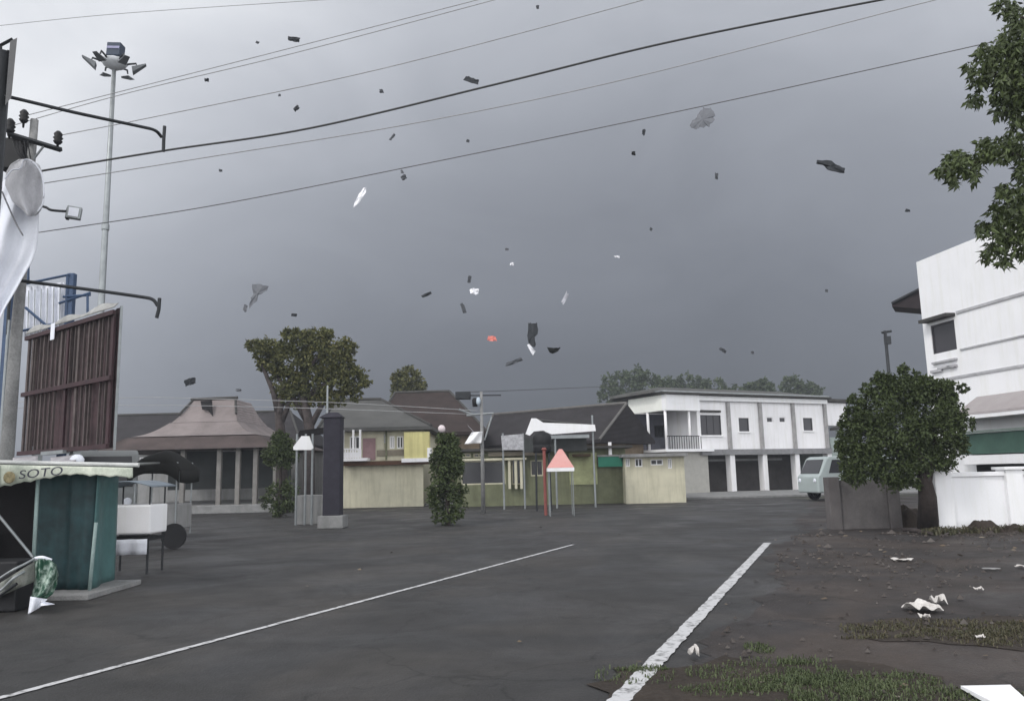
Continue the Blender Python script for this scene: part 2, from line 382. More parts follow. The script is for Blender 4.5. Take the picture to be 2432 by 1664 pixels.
strip('edge_marking', gr0 - dr * 3, gr0 + dr * 10, 0.16, 0.012, paint)
# pavement with kerb in front of the middle houses
mb = MB(); mb.box((-10, 46.9, 0.06), (110, 9, 0.12)); tag(mb.build('pavement', concrete, bevel=0.02), kind='structure')

# grassy verge: soil patches and blades
def patch(name, cx, cy, rx_, ry_, z, m, n=26, seed=0):
    rnd = random.Random(seed); mb = MB(); pts = []
    for k in range(n):
        a = 2 * math.pi * k / n; q = 0.75 + 0.4 * rnd.random()
        pts.append(V(cx + rx_ * q * math.cos(a), cy + ry_ * q * math.sin(a), z))
    mb.quadv(pts); return tag(mb.build(name, m), kind='structure')
pv = G(1750, 1640); patch('soil_patch', pv.x + 0.35, pv.y, 1.35, 1.0, 0.010, soil, seed=3)
pw = G(2340, 1500); patch('soil_patch', pw.x, pw.y, 1.3, 0.75, 0.010, soil, seed=5)
pz = G(2360, 1262); patch('soil_patch', pz.x, pz.y, 2.6, 1.0, 0.010, soil, seed=8)
def blades(name, spots, n, hmin, hmax, m, seed=1, w=0.012):
    rnd = random.Random(seed); mb = MB()
    for k in range(n):
        cx, cy, rx_, ry_ = rnd.choice(spots); a = rnd.random() * 6.283; q = math.sqrt(rnd.random())
        x = cx + rx_ * q * math.cos(a); y = cy + ry_ * q * math.sin(a)
        h_ = rnd.uniform(hmin, hmax); b = rnd.random() * 6.283; t = V(math.cos(b), math.sin(b), 0); le = rnd.uniform(0.2, 1.0) * h_
        p = V(x, y, 0.005); s_ = V(-t.y, t.x, 0) * w * rnd.uniform(0.6, 1.6)
        mid = p + t * le * 0.4 + V(0, 0, h_ * 0.7); tip = p + t * le + V(0, 0, h_ * (0.9 if le < h_ * .6 else .6))
        i = len(mb.v); mb.v += [p - s_, p + s_, mid + s_ * 0.8, mid - s_ * 0.8, tip]
        mb.f += [(i, i+1, i+2, i+3), (i+3, i+2, i+4)]
    return tag(mb.build(name, m), kind='stuff')
g1 = []
rnd = random.Random(4)
for k in range(36): g1.append((pv.x + rnd.gauss(0.55, .6), pv.y + rnd.gauss(0, .38), rnd.uniform(.08, .5), rnd.uniform(.06, .35)))
tag(blades('verge_grass', g1, 7500, 0.012, 0.05, leafmat('verge grass blades', [(.03, .04, .018), (.05, .068, .03), (.08, .10, .045), (.12, .12, .07)]), 1, 0.004), 'short grass and weeds at the road verge in the foreground', 'grass')
g2 = []
for k in range(30): g2.append((pw.x + rnd.gauss(.3, .65), pw.y + rnd.gauss(0, .3), rnd.uniform(.1, .5), rnd.uniform(.06, .35)))
tag(blades('weeds', g2, 5200, 0.01, 0.05, LF_grass, 2, 0.005), 'patchy brownish weeds growing on the lot at the right', 'weeds')
g3 = [(pz.x + rnd.uniform(-1.6, 2.2), pz.y + rnd.uniform(-.5, .6), .4, .25) for k in range(24)]
tag(blades('wall_grass', g3, 4500, 0.04, 0.2, LF_grass, 3, 0.012), 'green grass along the foot of the white wall', 'grass')
# scattered litter of leaves on the lot and road
mb = MB(); rnd = random.Random(9)
for k in range(420):
    x = rnd.uniform(-6, 13); y = rnd.uniform(5, 24)
    if x < ex(y) and rnd.random() < 0.93: continue
    s_ = rnd.uniform(0.012, 0.035) * (1 + y / 16); a = rnd.random() * 6.28; c = V(x, y, 0.02)
    d1 = V(math.cos(a), math.sin(a), rnd.uniform(-.1, .2)) * s_; d2 = V(-math.sin(a), math.cos(a), rnd.uniform(-.1, .3)) * s_ * .6
    mb.quadv([c - d1, c - d2, c + d1, c + d2 + V(0, 0, s_ * .2)])
tag(mb.build('leaf_litter', LF_litter), 'small leaves and scraps scattered over the ground', 'litter', kind='stuff')

mb = MB(); rnd = random.Random(31); cnt_ = 0
while cnt_ < 1500:
    y = rnd.uniform(4.5, 19); x = rnd.uniform(ex(y) + .3, 14)
    if (math.sin(x * 1.3 + 1) + math.sin(y * .9 + x * .4)) < .2 and rnd.random() < .75: continue
    s_ = rnd.uniform(.006, .022) * (1 + y / 12) * (2.2 if rnd.random() < .04 else 1); c = V(x, y, .008 + s_ * .3); i = len(mb.v)
    for d in ((1, 0, 0), (0, 1, 0), (-1, 0, 0), (0, -1, 0), (0, 0, .8)): mb.v.append(c + V(d[0] * s_ * rnd.uniform(.6, 1.2), d[1] * s_ * rnd.uniform(.6, 1.2), d[2] * s_))
    for k in range(4): mb.f.append((i + k, i + (k + 1) % 4, i + 4))
    cnt_ += 1
tag(mb.build('gravel', leafmat('gravel', [(.02, .016, .014), (.04, .033, .03), (.08, .07, .065), (.16, .15, .14)], .9)), 'loose dark clods and grit strewn over the lot at the right', 'gravel', kind='stuff')

# ------------------------------------------------------------------ foliage
def leaf(mb, c, d, sidev, L_, w):
    """elongated folded leaf"""
    u = d * L_; s_ = sidev * w; n = d.cross(sidev).normalized() * w * 0.5; i = len(mb.v)
    mb.v += [c, c + u * 0.35 + s_ + n, c + u, c + u * 0.35 - s_ + n, c + u * 0.5]
    mb.f += [(i, i+1, i+4), (i+1, i+2, i+4), (i, i+4, i+3), (i+3, i+4, i+2)]
def rv(rnd): 
    while True:
        v = V(rnd.uniform(-1, 1), rnd.uniform(-1, 1), rnd.uniform(-1, 1))
        if 0.05 < v.length < 1: return v.normalized()
def crown(mb, blobs, L_, w, seed, per, droop=0.3, clump=0.28):
    rnd = random.Random(seed)
    for (c, rr, k) in blobs:
        ncl = max(3, int(per * k))
        for q in range(ncl):
            v = rv(rnd); f = rnd.uniform(0.35, 1.0) ** 0.6
            cc = V(c.x + v.x * rr[0] * f, c.y + v.y * rr[1] * f, c.z + v.z * rr[2] * f)
            cr = clump * (sum(rr) / 3) * rnd.uniform(0.5, 1.3)
            for j in range(rnd.randint(12, 26)):
                p = cc + rv(rnd) * cr * rnd.random() ** 0.5
                d = (rv(rnd) + v * 0.5 - V(0, 0, droop)).normalized(); s_ = d.cross(rv(rnd)).normalized()
                leaf(mb, p, d, s_, L_ * rnd.uniform(0.6, 1.3), w * rnd.uniform(0.7, 1.2))
def tree(name, label, base, limbs, blobs, L_, w, lm, seed, per, bm=bark, droop=0.3, clump=0.28, group=None):
    t = thing(name, label, 'tree', base, group)
    tb = MB(); tb.tube(limbs[0][0], limbs[0][1], 10); trunk = tb.build('trunk', bm, t, smooth=True)
    if len(limbs) > 1:
        for pts, rr in limbs[1:]:
            b = MB(); b.tube(pts, rr, 7); b.build('limb', bm, t, smooth=True)
    cb = MB(); crown(cb, blobs, L_, w, seed, per, droop, clump); cb.build('crown', lm, t)
    return t
def bl(px, py, Yd, rpx, rpy=None, k=1.0, dy=None):
    """blob at a pixel and distance, radii given as pixel sizes at that distance"""
    s_ = Yd / F; rpy = rpy or rpx
    return (P(px, py, Yd), (rpx * s_, (dy or min(rpx, rpy) * s_), rpy * s_), k)

# middle tree with bare leaning limb
Yt = 38.0
b0 = P(672, 1130, Yt); b0.z = 0
limbs = [([b0, P(668, 1040, Yt), P(662, 980, Yt), P(672, 930, Yt), P(700, 880, Yt)], [0.3, 0.24, 0.19, 0.14, 0.07]),
         ([P(664, 985, Yt), P(650, 930, Yt), P(628, 880, Yt), P(600, 825, Yt), P(583, 805, Yt)], [0.2, 0.14, 0.09, 0.05, 0.02]),
         ([V(P(735, 1130, Yt).x, Yt, 0), P(735, 1010, Yt), P(722, 950, Yt), P(730, 880, Yt), P(760, 840, Yt)], [0.3, 0.25, 0.22, 0.14, 0.07]),
         ([P(724, 945, Yt), P(760, 920, Yt), P(810, 890, Yt), P(845, 870, Yt)], [0.2, 0.14, 0.09, 0.04]),
         ([P(668, 940, Yt), P(690, 900, Yt), P(650, 860, Yt)], [0.15, 0.1, 0.04]),
         ([P(728, 950, Yt), P(700, 915, Yt), P(690, 870, Yt)], [0.2, 0.12, 0.05]),
         ([P(730, 1000, Yt), P(700, 950, Yt), P(668, 905, Yt), P(640, 870, Yt)], [0.17, 0.12, 0.08, 0.04]), ([P(738, 1010, Yt), P(765, 960, Yt), P(785, 915, Yt)], [0.16, 0.12, 0.07]), ([P(670, 1000, Yt), P(690, 950, Yt), P(705, 910, Yt)], [0.15, 0.11, 0.06])]
blobs = [bl(700, 815, Yt, 48, 30), bl(745, 808, Yt, 45, 30), bl(650, 830, Yt, 42, 25), bl(690, 860, Yt, 60, 34, 1.5), bl(760, 850, Yt, 52, 42, 1.5),
         bl(800, 850, Yt, 38, 40, 1.2), bl(835, 900, Yt, 34, 36), bl(790, 905, Yt, 46, 32, 1.2), bl(720, 905, Yt, 55, 26), bl(602, 820, Yt, 18, 12, .35),
         bl(622, 845, Yt, 18, 20, .4), bl(822, 830, Yt, 26, 26, .7), bl(866, 905, Yt, 15, 15, .3), bl(655, 880, Yt, 28, 18, .5), bl(690, 790, Yt, 25, 9, .3), bl(780, 792, Yt, 20, 12, .3), bl(720, 940, Yt, 62, 24, 1.1), bl(790, 945, Yt, 40, 20, .6), bl(675, 925, Yt, 26, 20, .5), bl(625, 870, Yt, 14, 18, .25), bl(845, 935, Yt, 18, 16, .3)]
tree('broadleaf_tree', 'wide windblown tree with bare left limb standing behind the pavilion roof', b0, limbs, blobs, 0.17, 0.055, LF_mid, 3, 62, barkp, clump=.3)
# small tree behind the brown roof
Yb = 62.0; b1 = P(966, 1100, Yb); b1.z = 0
tree('small_tree', 'small round tree poking up behind the brown hip roof', b1, [([b1, P(966, 1000, Yb), P(968, 900, Yb)], [.3, .2, .08])],
     [bl(972, 900, Yb, 30, 28, 1.4), bl(950, 915, Yb, 20, 22), bl(990, 920, Yb, 22, 20), bl(938, 900, Yb, 9, 16, .4), bl(966, 935, Yb, 38, 16)], 0.26, 0.09, LF_mid, 5, 45, barkp)
# dark shrub masses under and beside the middle tree
for (px, py, Yd, rx_, ry_, lab) in ((668, 1070, 34, 40, 46, 'dark leafy bush at the foot of the windblown tree'),
                               (1062, 1085, 26, 42, 60, 'dark cone shaped shrub between the yellow house and the shops')):
    bb = P(px, py, Yd); bb.z = 0; z1 = P(px, py - ry_, Yd)
    t = thing('shrub', lab, 'shrub', bb)
    tb = MB(); tb.tube([bb, P(px, py, Yd)], [.09, .05], 7); tb.build('stem', bark, t)
    cb = MB(); crown(cb, [bl(px, py - ry_ * .3, Yd, rx_ * .62, ry_ * .7, 1.4), bl(px, py + ry_ * .25, Yd, rx_, ry_ * .6, 1.6), (V(bb.x, bb.y, .8), (rx_ * Yd / F * 1.05, .6, .75), 1.4)], .13, .045, int(px), 60, .3, .3)
    cb.build('foliage', LF_bush, t)
# round tree on the right
Yr = 18.6; rb = G(2205, 1262)
limbs = [([rb, P(2203, 1180, Yr), P(2190, 1110, Yr), P(2165, 1040, Yr)], [.24, .19, .14, .08]),
         ([P(2200, 1170, Yr), P(2215, 1090, Yr), P(2225, 1000, Yr), P(2250, 930, Yr)], [.09, .06, .04, .015]),
         ([P(2192, 1115, Yr), P(2130, 1070, Yr), P(2080, 1020, Yr)], [.08, .05, .03]),
         ([P(2215, 1080, Yr), P(2250, 1000, Yr), P(2275, 935, Yr), P(2302, 918, Yr)], [.03, .02, .012, .006])]
blobs = [bl(2140, 930, Yr, 60, 36, 1.4), bl(2080, 975, Yr, 55, 50, 1.5), bl(2200, 975, Yr, 62, 50, 1.6), bl(2050, 1040, Yr, 42, 52, 1.3), bl(2130, 1030, Yr, 75, 60, 2),
         bl(2220, 1030, Yr, 58, 50, 1.5), bl(2060, 1100, Yr, 36, 40, .8), bl(2120, 1115, Yr, 60, 34, 1.2), bl(2190, 1090, Yr, 52, 34, 1.2), bl(2262, 985, Yr, 28, 40, .6),
         bl(2225, 935, Yr, 34, 26, .8), bl(2190, 915, Yr, 40, 22, .8), bl(2015, 1050, Yr, 26, 34, .6), bl(2000, 1005, Yr, 8, 8, .1), bl(2270, 1040, Yr, 22, 34, .5), bl(2245, 915, Yr, 18, 14, .25), bl(2245, 1085, Yr, 30, 30, .6), bl(2030, 1115, Yr, 30, 34, .6), bl(2010, 1085, Yr, 20, 26, .3), bl(2090, 895, Yr, 14, 12, .12), bl(2150, 878, Yr, 14, 12, .12), bl(2035, 950, Yr, 18, 14, .15), bl(2300, 1000, Yr, 12, 16, .1), bl(2292, 1060, Yr, 14, 14, .12), bl(1998, 1060, Yr, 12, 14, .1), bl(2060, 925, Yr, 14, 14, .12), bl(2150, 1145, Yr, 40, 18, .4), bl(2285, 920, Yr, 16, 9, .12), bl(2262, 945, Yr, 12, 12, .15), bl(2110, 905, Yr, 36, 18, .6), bl(2025, 990, Yr, 22, 28, .5), bl(2170, 898, Yr, 26, 12, .4)]
tree('round_tree', 'dense dark green round tree with dark trunk beside the white wall', rb, limbs, blobs, 0.085, 0.028, LF_bush, 7, 80, bark, clump=.38)
# far trees behind the two storey building
ft = [('tall hazy tree at the left end of the far tree line', 1500, [(1475, 905, 45, 28), (1510, 890, 40, 24), (1450, 930, 30, 20), (1540, 905, 45, 26)]),
      ('broad hazy tree in the middle of the far tree line', 1640, [(1590, 905, 45, 22), (1640, 898, 50, 20), (1690, 908, 45, 20), (1615, 925, 70, 18)]),
      ('low hazy tree right of the far tree line middle', 1800, [(1770, 918, 45, 16), (1810, 905, 25, 14), (1800, 925, 50, 14)]),
      ('rounded hazy tree above the right end of the flat roof', 1905, [(1880, 905, 32, 20), (1925, 918, 30, 18), (1900, 925, 48, 16)])]
for i, (lab, px, bs) in enumerate(ft):
    bs = [(a, b + 8, c, d) for a, b, c, d in bs]; Yd = 125 + 6 * (i % 2); bb = P(px, 1100, Yd); bb.z = 0
    tree('distant_tree', lab, bb, [([bb, P(px, 1000, Yd), P(px, 925, Yd)], [.5, .35, .15])], [bl(a, b, Yd, c, d) for a, b, c, d in bs] + [bl(px, 960, Yd, 60, 35)],
         0.5, 0.19, LF_far, 20 + i, 40, barkp, group='trees beyond the two storey building')
# near tree reaching in from the right edge
Yn = 9.0
tb0 = V(7.6, 9.4, 0)
nt_ = thing('overhanging_tree', 'dark leafy branches of the near tree hanging in from the right edge', 'tree', tb0)
tb = MB(); tb.tube([tb0, V(7.5, 9.3, 2), V(7.3, 9.2, 4.2), V(7.2, 9.1, 6.5), V(7.1, 9, 8)], [.26, .2, .17, .12, .06], 10); tb.build('trunk', bark, nt_, smooth=True)
for pts, rr in (([V(7.3, 9.2, 4.0), P(2480, 480, Yn), P(2410, 545, Yn), P(2360, 600, Yn)], [.06, .03, .018, .006]),
                ([V(7.2, 9.1, 5.0), P(2470, 370, Yn), P(2380, 365, Yn), P(2290, 395, Yn), P(2235, 410, Yn)], [.06, .03, .02, .012, .005]),
                ([V(7.1, 9.1, 6.0), P(2480, 220, Yn), P(2400, 190, Yn), P(2330, 165, Yn)], [.06, .03, .02, .006]),
                ([V(7.1, 9.05, 6.9), P(2470, 60, Yn), P(2420, 40, Yn), P(2375, 20, Yn)], [.05, .025, .015, .006])):
    b = MB(); b.tube(pts, rr, 6); b.build('limb', bark, nt_, smooth=True)
cl = [(2385, 20, 24), (2425, 45, 36), (2415, 95, 40), (2345, 135, 30), (2385, 165, 46), (2303, 165, 13), (2325, 190, 26), (2425, 190, 48), (2395, 232, 42), (2322, 238, 18), (2305, 248, 9),
      (2425, 260, 38), (2372, 275, 15), (2410, 305, 16), (2272, 392, 30), (2240, 412, 16), (2305, 395, 30), (2345, 355, 26), (2385, 360, 34), (2425, 355, 38), (2262, 436, 14), (2312, 430, 12), (2225, 410, 7),
      (2385, 455, 18), (2412, 480, 30), (2372, 505, 24), (2338, 548, 20), (2400, 540, 40), (2425, 585, 36), (2372, 590, 26), (2345, 612, 15), (2385, 625, 16), (2350, 375, 12), (2445, 130, 40), (2450, 230, 40), (2450, 420, 40), (2450, 520, 40), (2275, 372, 14), (2380, 118, 20)]
rnd = random.Random(77); cb = MB()
for (px, py, r_) in cl:
    nlf = int(4 + r_ * r_ * 0.20)
    for k in range(nlf):
        a = rnd.random() * 6.283; q = math.sqrt(rnd.random()) * r_
        c = P(px + q * math.cos(a), py + q * math.sin(a) - 6, Yn + rnd.uniform(-.5, .5))
        d = (rv(rnd) * 0.8 + V(-0.25, 0, -0.75)).normalized(); s_ = d.cross(rv(rnd)).normalized()
        leaf(cb, c, d, s_, rnd.uniform(.06, .12), rnd.uniform(.015, .026))
cb.build('crown', LF_near, nt_)

# ------------------------------------------------------------------ wires
def spline(pts, n=10):
    out_ = []; m = len(pts)
    for k in range(m - 1):
        p0, p1, p2, p3 = pts[max(k-1, 0)], pts[k], pts[k+1], pts[min(k+2, m-1)]
        for j in range(n):
            t = j / n
            out_.append(0.5 * ((2*p1) + (p2-p0)*t + (2*p0-5*p1+4*p2-p3)*t*t + (3*p1-p0-3*p2+p3)*t**3))
    out_.append(pts[-1]); return out_
def wire(name, lab, pts, r, m, cat='cable'):
    n = len(pts); ps = [P(a, b, c) for a, b, c in pts]; q = spline(ps)
    mb = MB(); mb.tube(q, r, 6, True); tag(mb.build(name, m, loc=ps[0], smooth=True), lab, cat)
wire('overhead_cable', 'thickest black cable running from the pole bracket up to the right', [(75, 412, 13), (105, 405, 13), (390, 358, 13), (740, 304, 13), (1200, 195, 12.6), (1600, 98, 12.2), (2110, -3, 11.8), (2520, -75, 11.5)], 0.017, cable)
wire('overhead_wire', 'thin wire just below the thickest cable', [(75, 440, 13.4), (490, 374, 13.4), (1000, 290, 13.2), (1500, 185, 13), (2230, -2, 12.6), (2520, -70, 12.4)], 0.008, cablel)
wire('overhead_wire', 'lowest thin wire running into the leaves at the right edge', [(92, 552, 13.6), (490, 491, 13.6), (940, 403, 13.4), (1680, 250, 13), (2370, 97, 12.6), (2520, 60, 12.5)], 0.0085, mat('grey wire', (.14, .14, .145), .7, .1, 3, 0))
wire('overhead_wire', 'thin wire crossing the sky above the thickest cable', [(140, 322, 13.4), (360, 279, 13.6), (900, 165, 13.6), (1500, 8, 13.6), (1800, -80, 13.6)], 0.008, cablel)
wire('overhead_wire', 'upper of the two close pale wires at the top left', [(60, 275, 13.4), (300, 214, 14), (700, 112, 14.2), (1150, -4, 14.4), (1400, -70, 14.4)], 0.0075, cablel)
wire('overhead_wire', 'lower of the two close pale wires at the top left', [(24, 300, 13.4), (300, 222, 13.8), (700, 126, 14), (1190, -4, 14.2), (1400, -60, 14.2)], 0.0075, cablel)
wire('overhead_wire', 'faint highest wire near the top edge left of centre', [(-80, 70, 16), (270, 34, 16), (740, 2, 16), (1100, -20, 16)], 0.006, cablel)
wire('distant_wire', 'faint horizontal wire right of the maroon billboard', [(-60, 960, 33), (300, 944, 33), (470, 946, 33), (800, 956, 33), (1140, 975, 33)], 0.014, cablel)
wire('distant_wire', 'faint wire above the tiled roofs running to the transformer pole', [(-60, 972, 34), (300, 962, 34), (700, 968, 34), (1140, 984, 33)], 0.014, cablel)
wire('distant_wire', 'short dark wire from transformer pole towards the flat roof', [(1095, 930, 33), (1190, 928, 36), (1500, 915, 48)], 0.014, cable)

# ------------------------------------------------------------------ left group
# concrete utility pole
Yp = 13.0
pb = P(10, 1145, Yp); pb.z = 0
pole = thing('utility_pole', 'grey concrete utility pole with insulators at the left behind the cloth', 'utility pole', pb)
top = P(73, 285, Yp); px_ = top.x - pb.x
mb = MB(); mb.tube([pb, pb.lerp(V(pb.x + .05, Yp, top.z), .5), V(pb.x + .08, Yp, top.z)], [.12, .09, .062], 14); mb.build('shaft', concrete, pole, smooth=True)
pt_ = V(pb.x + .07, Yp, top.z)
a0, a1 = P(20, 318, Yp - .12), P(145, 356, Yp - .12)
mb = MB(); mb.tube([a0, a1], .045, 4); mb.build('crossarm', dmetal, pole)
mb = MB(); mb.tube([P(80, 378, Yp - .12), P(104, 347, Yp - .12)], .018, 6); mb.build('brace', metal, pole)
for (px, py, sc) in ((138, 328, 1), (57, 277, 1), (24, 300, 1.1)):
    c = P(px, py, Yp - .12); mb = MB()
    pr = [(.015, -.2), (.02, -.12), (.05, -.1), (.075, -.06), (.05, -.04), (.08, 0), (.055, .02), (.07, .07), (.03, .12)]
    mb.lathe(c, [(a * sc, b * sc) for a, b in pr], 12); mb.build('insulator', black, pole, smooth=True)
# transformer gear: dark box and cables under the arm
mb = MB(); mb.box(P(38, 370, Yp + .1), (.42, .3, .55)); mb.build('switch_box', black, pole, bevel=.02)
mb = MB()
for k in range(5):
    mb.tube(spline([P(30 + 9 * k, 335, Yp - .2), P(44 + 8 * k, 368 + 5 * k, Yp - .25), P(80 + k * 4, 392 + k * 3, Yp - .2)], 6), .011, 5)
mb.build('jumper_cables', black, pole)
# flood lamp arm
fl = thing('floodlight', 'small square floodlight on a short arm right of the hanging cloth', 'floodlight', P(100, 492, Yp))
mb = MB(); mb.tube(spline([P(55, 485, Yp), P(104, 491, Yp), P(122, 499, Yp - .05), P(158, 502, Yp - .1)], 6), .022, 8); mb.build('arm', dmetal, fl, smooth=True)
c = P(176, 506, Yp - .1)
mb = MB(); mb.box(c, (.22, .1, .21), rz=.35, ry=.1); mb.build('housing', metal, fl, bevel=.012)
mb = MB(); mb.box(c + V(.02, -.056, 0), (.15, .012, .15), rz=.35, ry=.1); mb.build('lens', clothw, fl)
mb = MB(); mb.box(c + V(-.12, .03, 0), (.05, .12, .19), rz=.35, ry=.1); mb.build('gear_case', dmetal, fl, bevel=.008)
# steel arms with down brackets
def arm(parent, pts, bra, r, m):
    mb = MB(); mb.tube(spline([P(*p) for p in pts], 8), r, 8); mb.build('bracket_arm', m, parent, smooth=True)
    mb = MB(); mb.tube([P(*b) for b in bra], r * 1.1, 8); mb.build('arm_clamp', m, parent)
arm(pole, [(-40, 655, 12.8), (60, 668, 12.8), (200, 686, 12.9), (330, 704, 13), (362, 711, 13), (374, 726, 13)], [(379, 708, 13), (377, 735, 13), (372, 755, 13)], .028, dmetal)
# hanging white cloth on the pole
def cloth(name, lab, outline_fn, nu, nv, m, cat, amp, seed=0, loc=None, parent=None, th=.01):
    pass
def drape(px_rows, Yd, amp, seed, nv=14, ph=7.0):
    """rows: list of (y, xl, xr) pixel spans -> rippled cloth grid with thickness"""
    rows = px_rows
    def fn(a, b):
        t = a * (len(rows) - 1); k = min(int(t), len(rows) - 2); f = t - k
        y = rows[k][0] * (1 - f) + rows[k + 1][0] * f; xl = rows[k][1] * (1 - f) + rows[k + 1][1] * f; xr = rows[k][2] * (1 - f) + rows[k + 1][2] * f
        d = amp * (math.sin(b * ph + seed + a * 2.0) + .5 * math.sin(b * ph * 2.3 + a * 5 + seed * 2)) 
        return P(xl + (xr - xl) * b, y, Yd + d)
    mb = MB(); mb.grid(fn, 26, nv * 2, (0, .015, 0)); return mb
hc = thing('hanging_banner', 'torn white cloth banner draped over the utility pole', 'banner', P(40, 640, Yp - .6))
drape([(400, 30, 92), (440, 0, 98), (500, -30, 92), (550, -60, 90), (590, -60, 86), (620, -60, 76), (650, -60, 58), (690, -60, 36), (730, -60, 12), (775, -60, -10)], Yp - .55, .09, 1.0).build('cloth', clothw, hc, smooth=True)
drape([(378, 45, 72), (390, 25, 92), (410, 14, 100), (440, 12, 101), (480, 30, 102), (500, 55, 96), (512, 64, 84)], Yp - .75, .12, 2.4, ph=4).build('fold', mat('greyish cloth', (.5, .5, .53), .85, .2, 2), hc, smooth=True)
mb = MB(); mb.tube(spline([P(12, 425, Yp - .95), P(28, 405, Yp - .95), P(48, 400, Yp - .95), P(58, 380, Yp - .95), P(78, 385, Yp - .95), P(98, 412, Yp - .95), P(104, 450, Yp - .95), P(102, 482, Yp - .95), P(90, 502, Yp - .95)], 6), .013, 7); mb.build('hem', clothw, hc, smooth=True)
mb = MB(); mb.tube(spline([P(5, 455, Yp - .8), P(22, 495, Yp - .8), P(38, 530, Yp - .8), P(55, 560, Yp - .8)], 5), [.012] * 15 + [.006], 6); mb.build('tie_rope', mat('grey rope', (.2, .2, .22), .9), hc, smooth=True)
# edge of the tall billboard at the far left
Yl = 11.0
bb = thing('tall_billboard', 'dark steel billboard frame cut by the left edge with a long curved bracket arm', 'billboard', V(P(-30, 1100, Yl).x, Yl, 0))
c0 = V(P(8, 250, Yl).x - .06, Yl, 0); zt = P(25, 110, Yl).z
mb = MB(); mb.tube([V(c0.x - .02, Yl, 0), V(c0.x, Yl, zt - .1)], [.13, .11], 12); mb.build('post', dmetal, bb, smooth=True)
mb = MB(); mb.hexa([P(24, 98, Yl - .2), P(41, 90, Yl - .2), P(27, 232, Yl - .2), P(12, 250, Yl - .2)], [P(24, 98, Yl + .05), P(41, 90, Yl + .05), P(27, 232, Yl + .05), P(12, 250, Yl + .05)]); mb.build('panel_edge', mat('grey steel edge', (.1, .1, .105), .6), bb)
mb = MB(); mb.tube([P(-60, 140, Yl), P(30, 93, Yl)], .03, 4); mb.tube([P(-30, 175, Yl), P(12, 165, Yl)], .03, 4); mb.tube([P(0, 110, Yl), P(-8, 440, Yl)], .035, 4)
mb.tube([P(-20, 250, Yl), P(20, 120, Yl)], .02, 4); mb.tube([P(-40, 330, Yl), P(10, 240, Yl)], .025, 4); mb.build('lattice', dmetal, bb)
mb = MB(); mb.grid(lambda a, b: P(-160 + 150 * a, 180 + 70 * (1 - a) + b * (150 - 60 * (1 - a)), Yl + .3 + .25 * (1 - a)), 6, 4, (0, .04, 0)); mb.build('panel', greyw, bb)
arm(bb, [(-20, 224, 11), (28, 232, 11), (180, 268, 11.5), (330, 300, 12.4), (368, 310, 12.8), (384, 326, 12.95)], [(391, 300, 13), (389, 330, 13), (388, 360, 13)], .027, dmetal)

# blue frame with white sheet behind the maroon billboard
Yf = 20.5
bf = thing('blue_frame', 'blue steel frame holding a white sheet above the maroon billboard', 'frame', V(P(120, 1100, Yf).x, Yf, 0))
for (px, yt) in ((172, 650), (25, 700)):
    tp = P(px, yt, Yf); mb = MB(); mb.box((tp.x, Yf, tp.z / 2), (.17, .17, tp.z)); mb.build('post', bmetal, bf, bevel=.01)
tp = P(60, 603, Yf)
mb = MB(); mb.prism([P(66, 600, Yf - .2), P(40, 668, Yf - .2), P(66, 668, Yf - .2)], (0, .08, 0)); mb.build('gusset_plate', bmetal, bf)
mb = MB()
for a, b in (((30, 680), (165, 652)), ((30, 790), (170, 760)), ((150, 705), (215, 700)), ((208, 700), (208, 745)), ((60, 730), (130, 790)), ((160, 652), (155, 770)), ((140, 720), (215, 695))):
    mb.tube([P(a[0], a[1], Yf - .1), P(b[0], b[1], Yf - .1)], .035, 4)
mb.build('rails', bmetal, bf)
mb = MB()
for k in range(6): mb.tube([P(68 + k * 15, 690 - k * 2, Yf - .05), P(66 + k * 15, 790, Yf - .05)], .015, 4)
mb.build('bars', metal, bf)
mb = MB(); mb.grid(lambda a, b: P(58 + 94 * a, 682 - 12 * a + 120 * b, Yf + .1 + .04 * math.sin(a * 40)), 40, 4, (0, .02, 0)); mb.build('sheet', clothw, bf, smooth=True)

# maroon billboard seen from the back
A = P(58, 900, 20.0); B = P(268, 900, 17.0)
fb = Fac((A.x, A.y), (B.x, B.y))
bbd = thing('maroon_billboard', 'large weathered maroon billboard seen from behind with slatted framework', 'billboard', fb.pt(fb.L / 2, 0))
_, z1 = fb.uz(271, 730); _, z0 = fb.uz(265, 1062)
mb = MB(); mb.grid(lambda a, b: fb.pt(fb.L * a, z0 + (z1 - z0) * b, -.12 + .03 * math.sin(a * 60)), 80, 2, (0, .02, 0)); mb.build('panel', redbr, bbd)
rnd = random.Random(5)
mb = MB()
for k in range(20):
    u = fb.L * (k + .5) / 20 + rnd.uniform(-.04, .04); za, zb = (z0 + .05, z1 - .1)
    if rnd.random() < .3: za = z0 + (z1 - z0) * .5
    wd = rnd.choice((.015, .025, .05)); fb.box(mb, u - wd, u + wd, za, zb, -.05, 0.0)
mb.build('slats', brownst, bbd)
mb = MB()
for z in (z0 + .03, z0 + (z1 - z0) * .49, z1 - .12): fb.box(mb, 0.02, fb.L - .02, z - .05, z + .05, .003, .07)
for u in (fb.L * .5, fb.L * .97): fb.box(mb, u - .06, u + .06, z0 + .1, z1 - .2, -.052, .002)
mb.build('rails', redbr2, bbd)
mb = MB(); fb.box(mb, fb.L, fb.L + .025, z0 - .05, z1 + .03, -.125, -.075); mb.build('edge_trim', metal, bbd)
mb = MB()
mb.grid(lambda a, b: fb.pt(fb.L * a, z1 - .02 + .16 * b + .05 * math.sin(a * 17) * b, .06 - .1 * b), 40, 3, (0, .02, 0)); mb.build('torn_top_strip', mat('dirty white vinyl', (.36, .36, .35), .8, .35, 3), bbd, smooth=True)
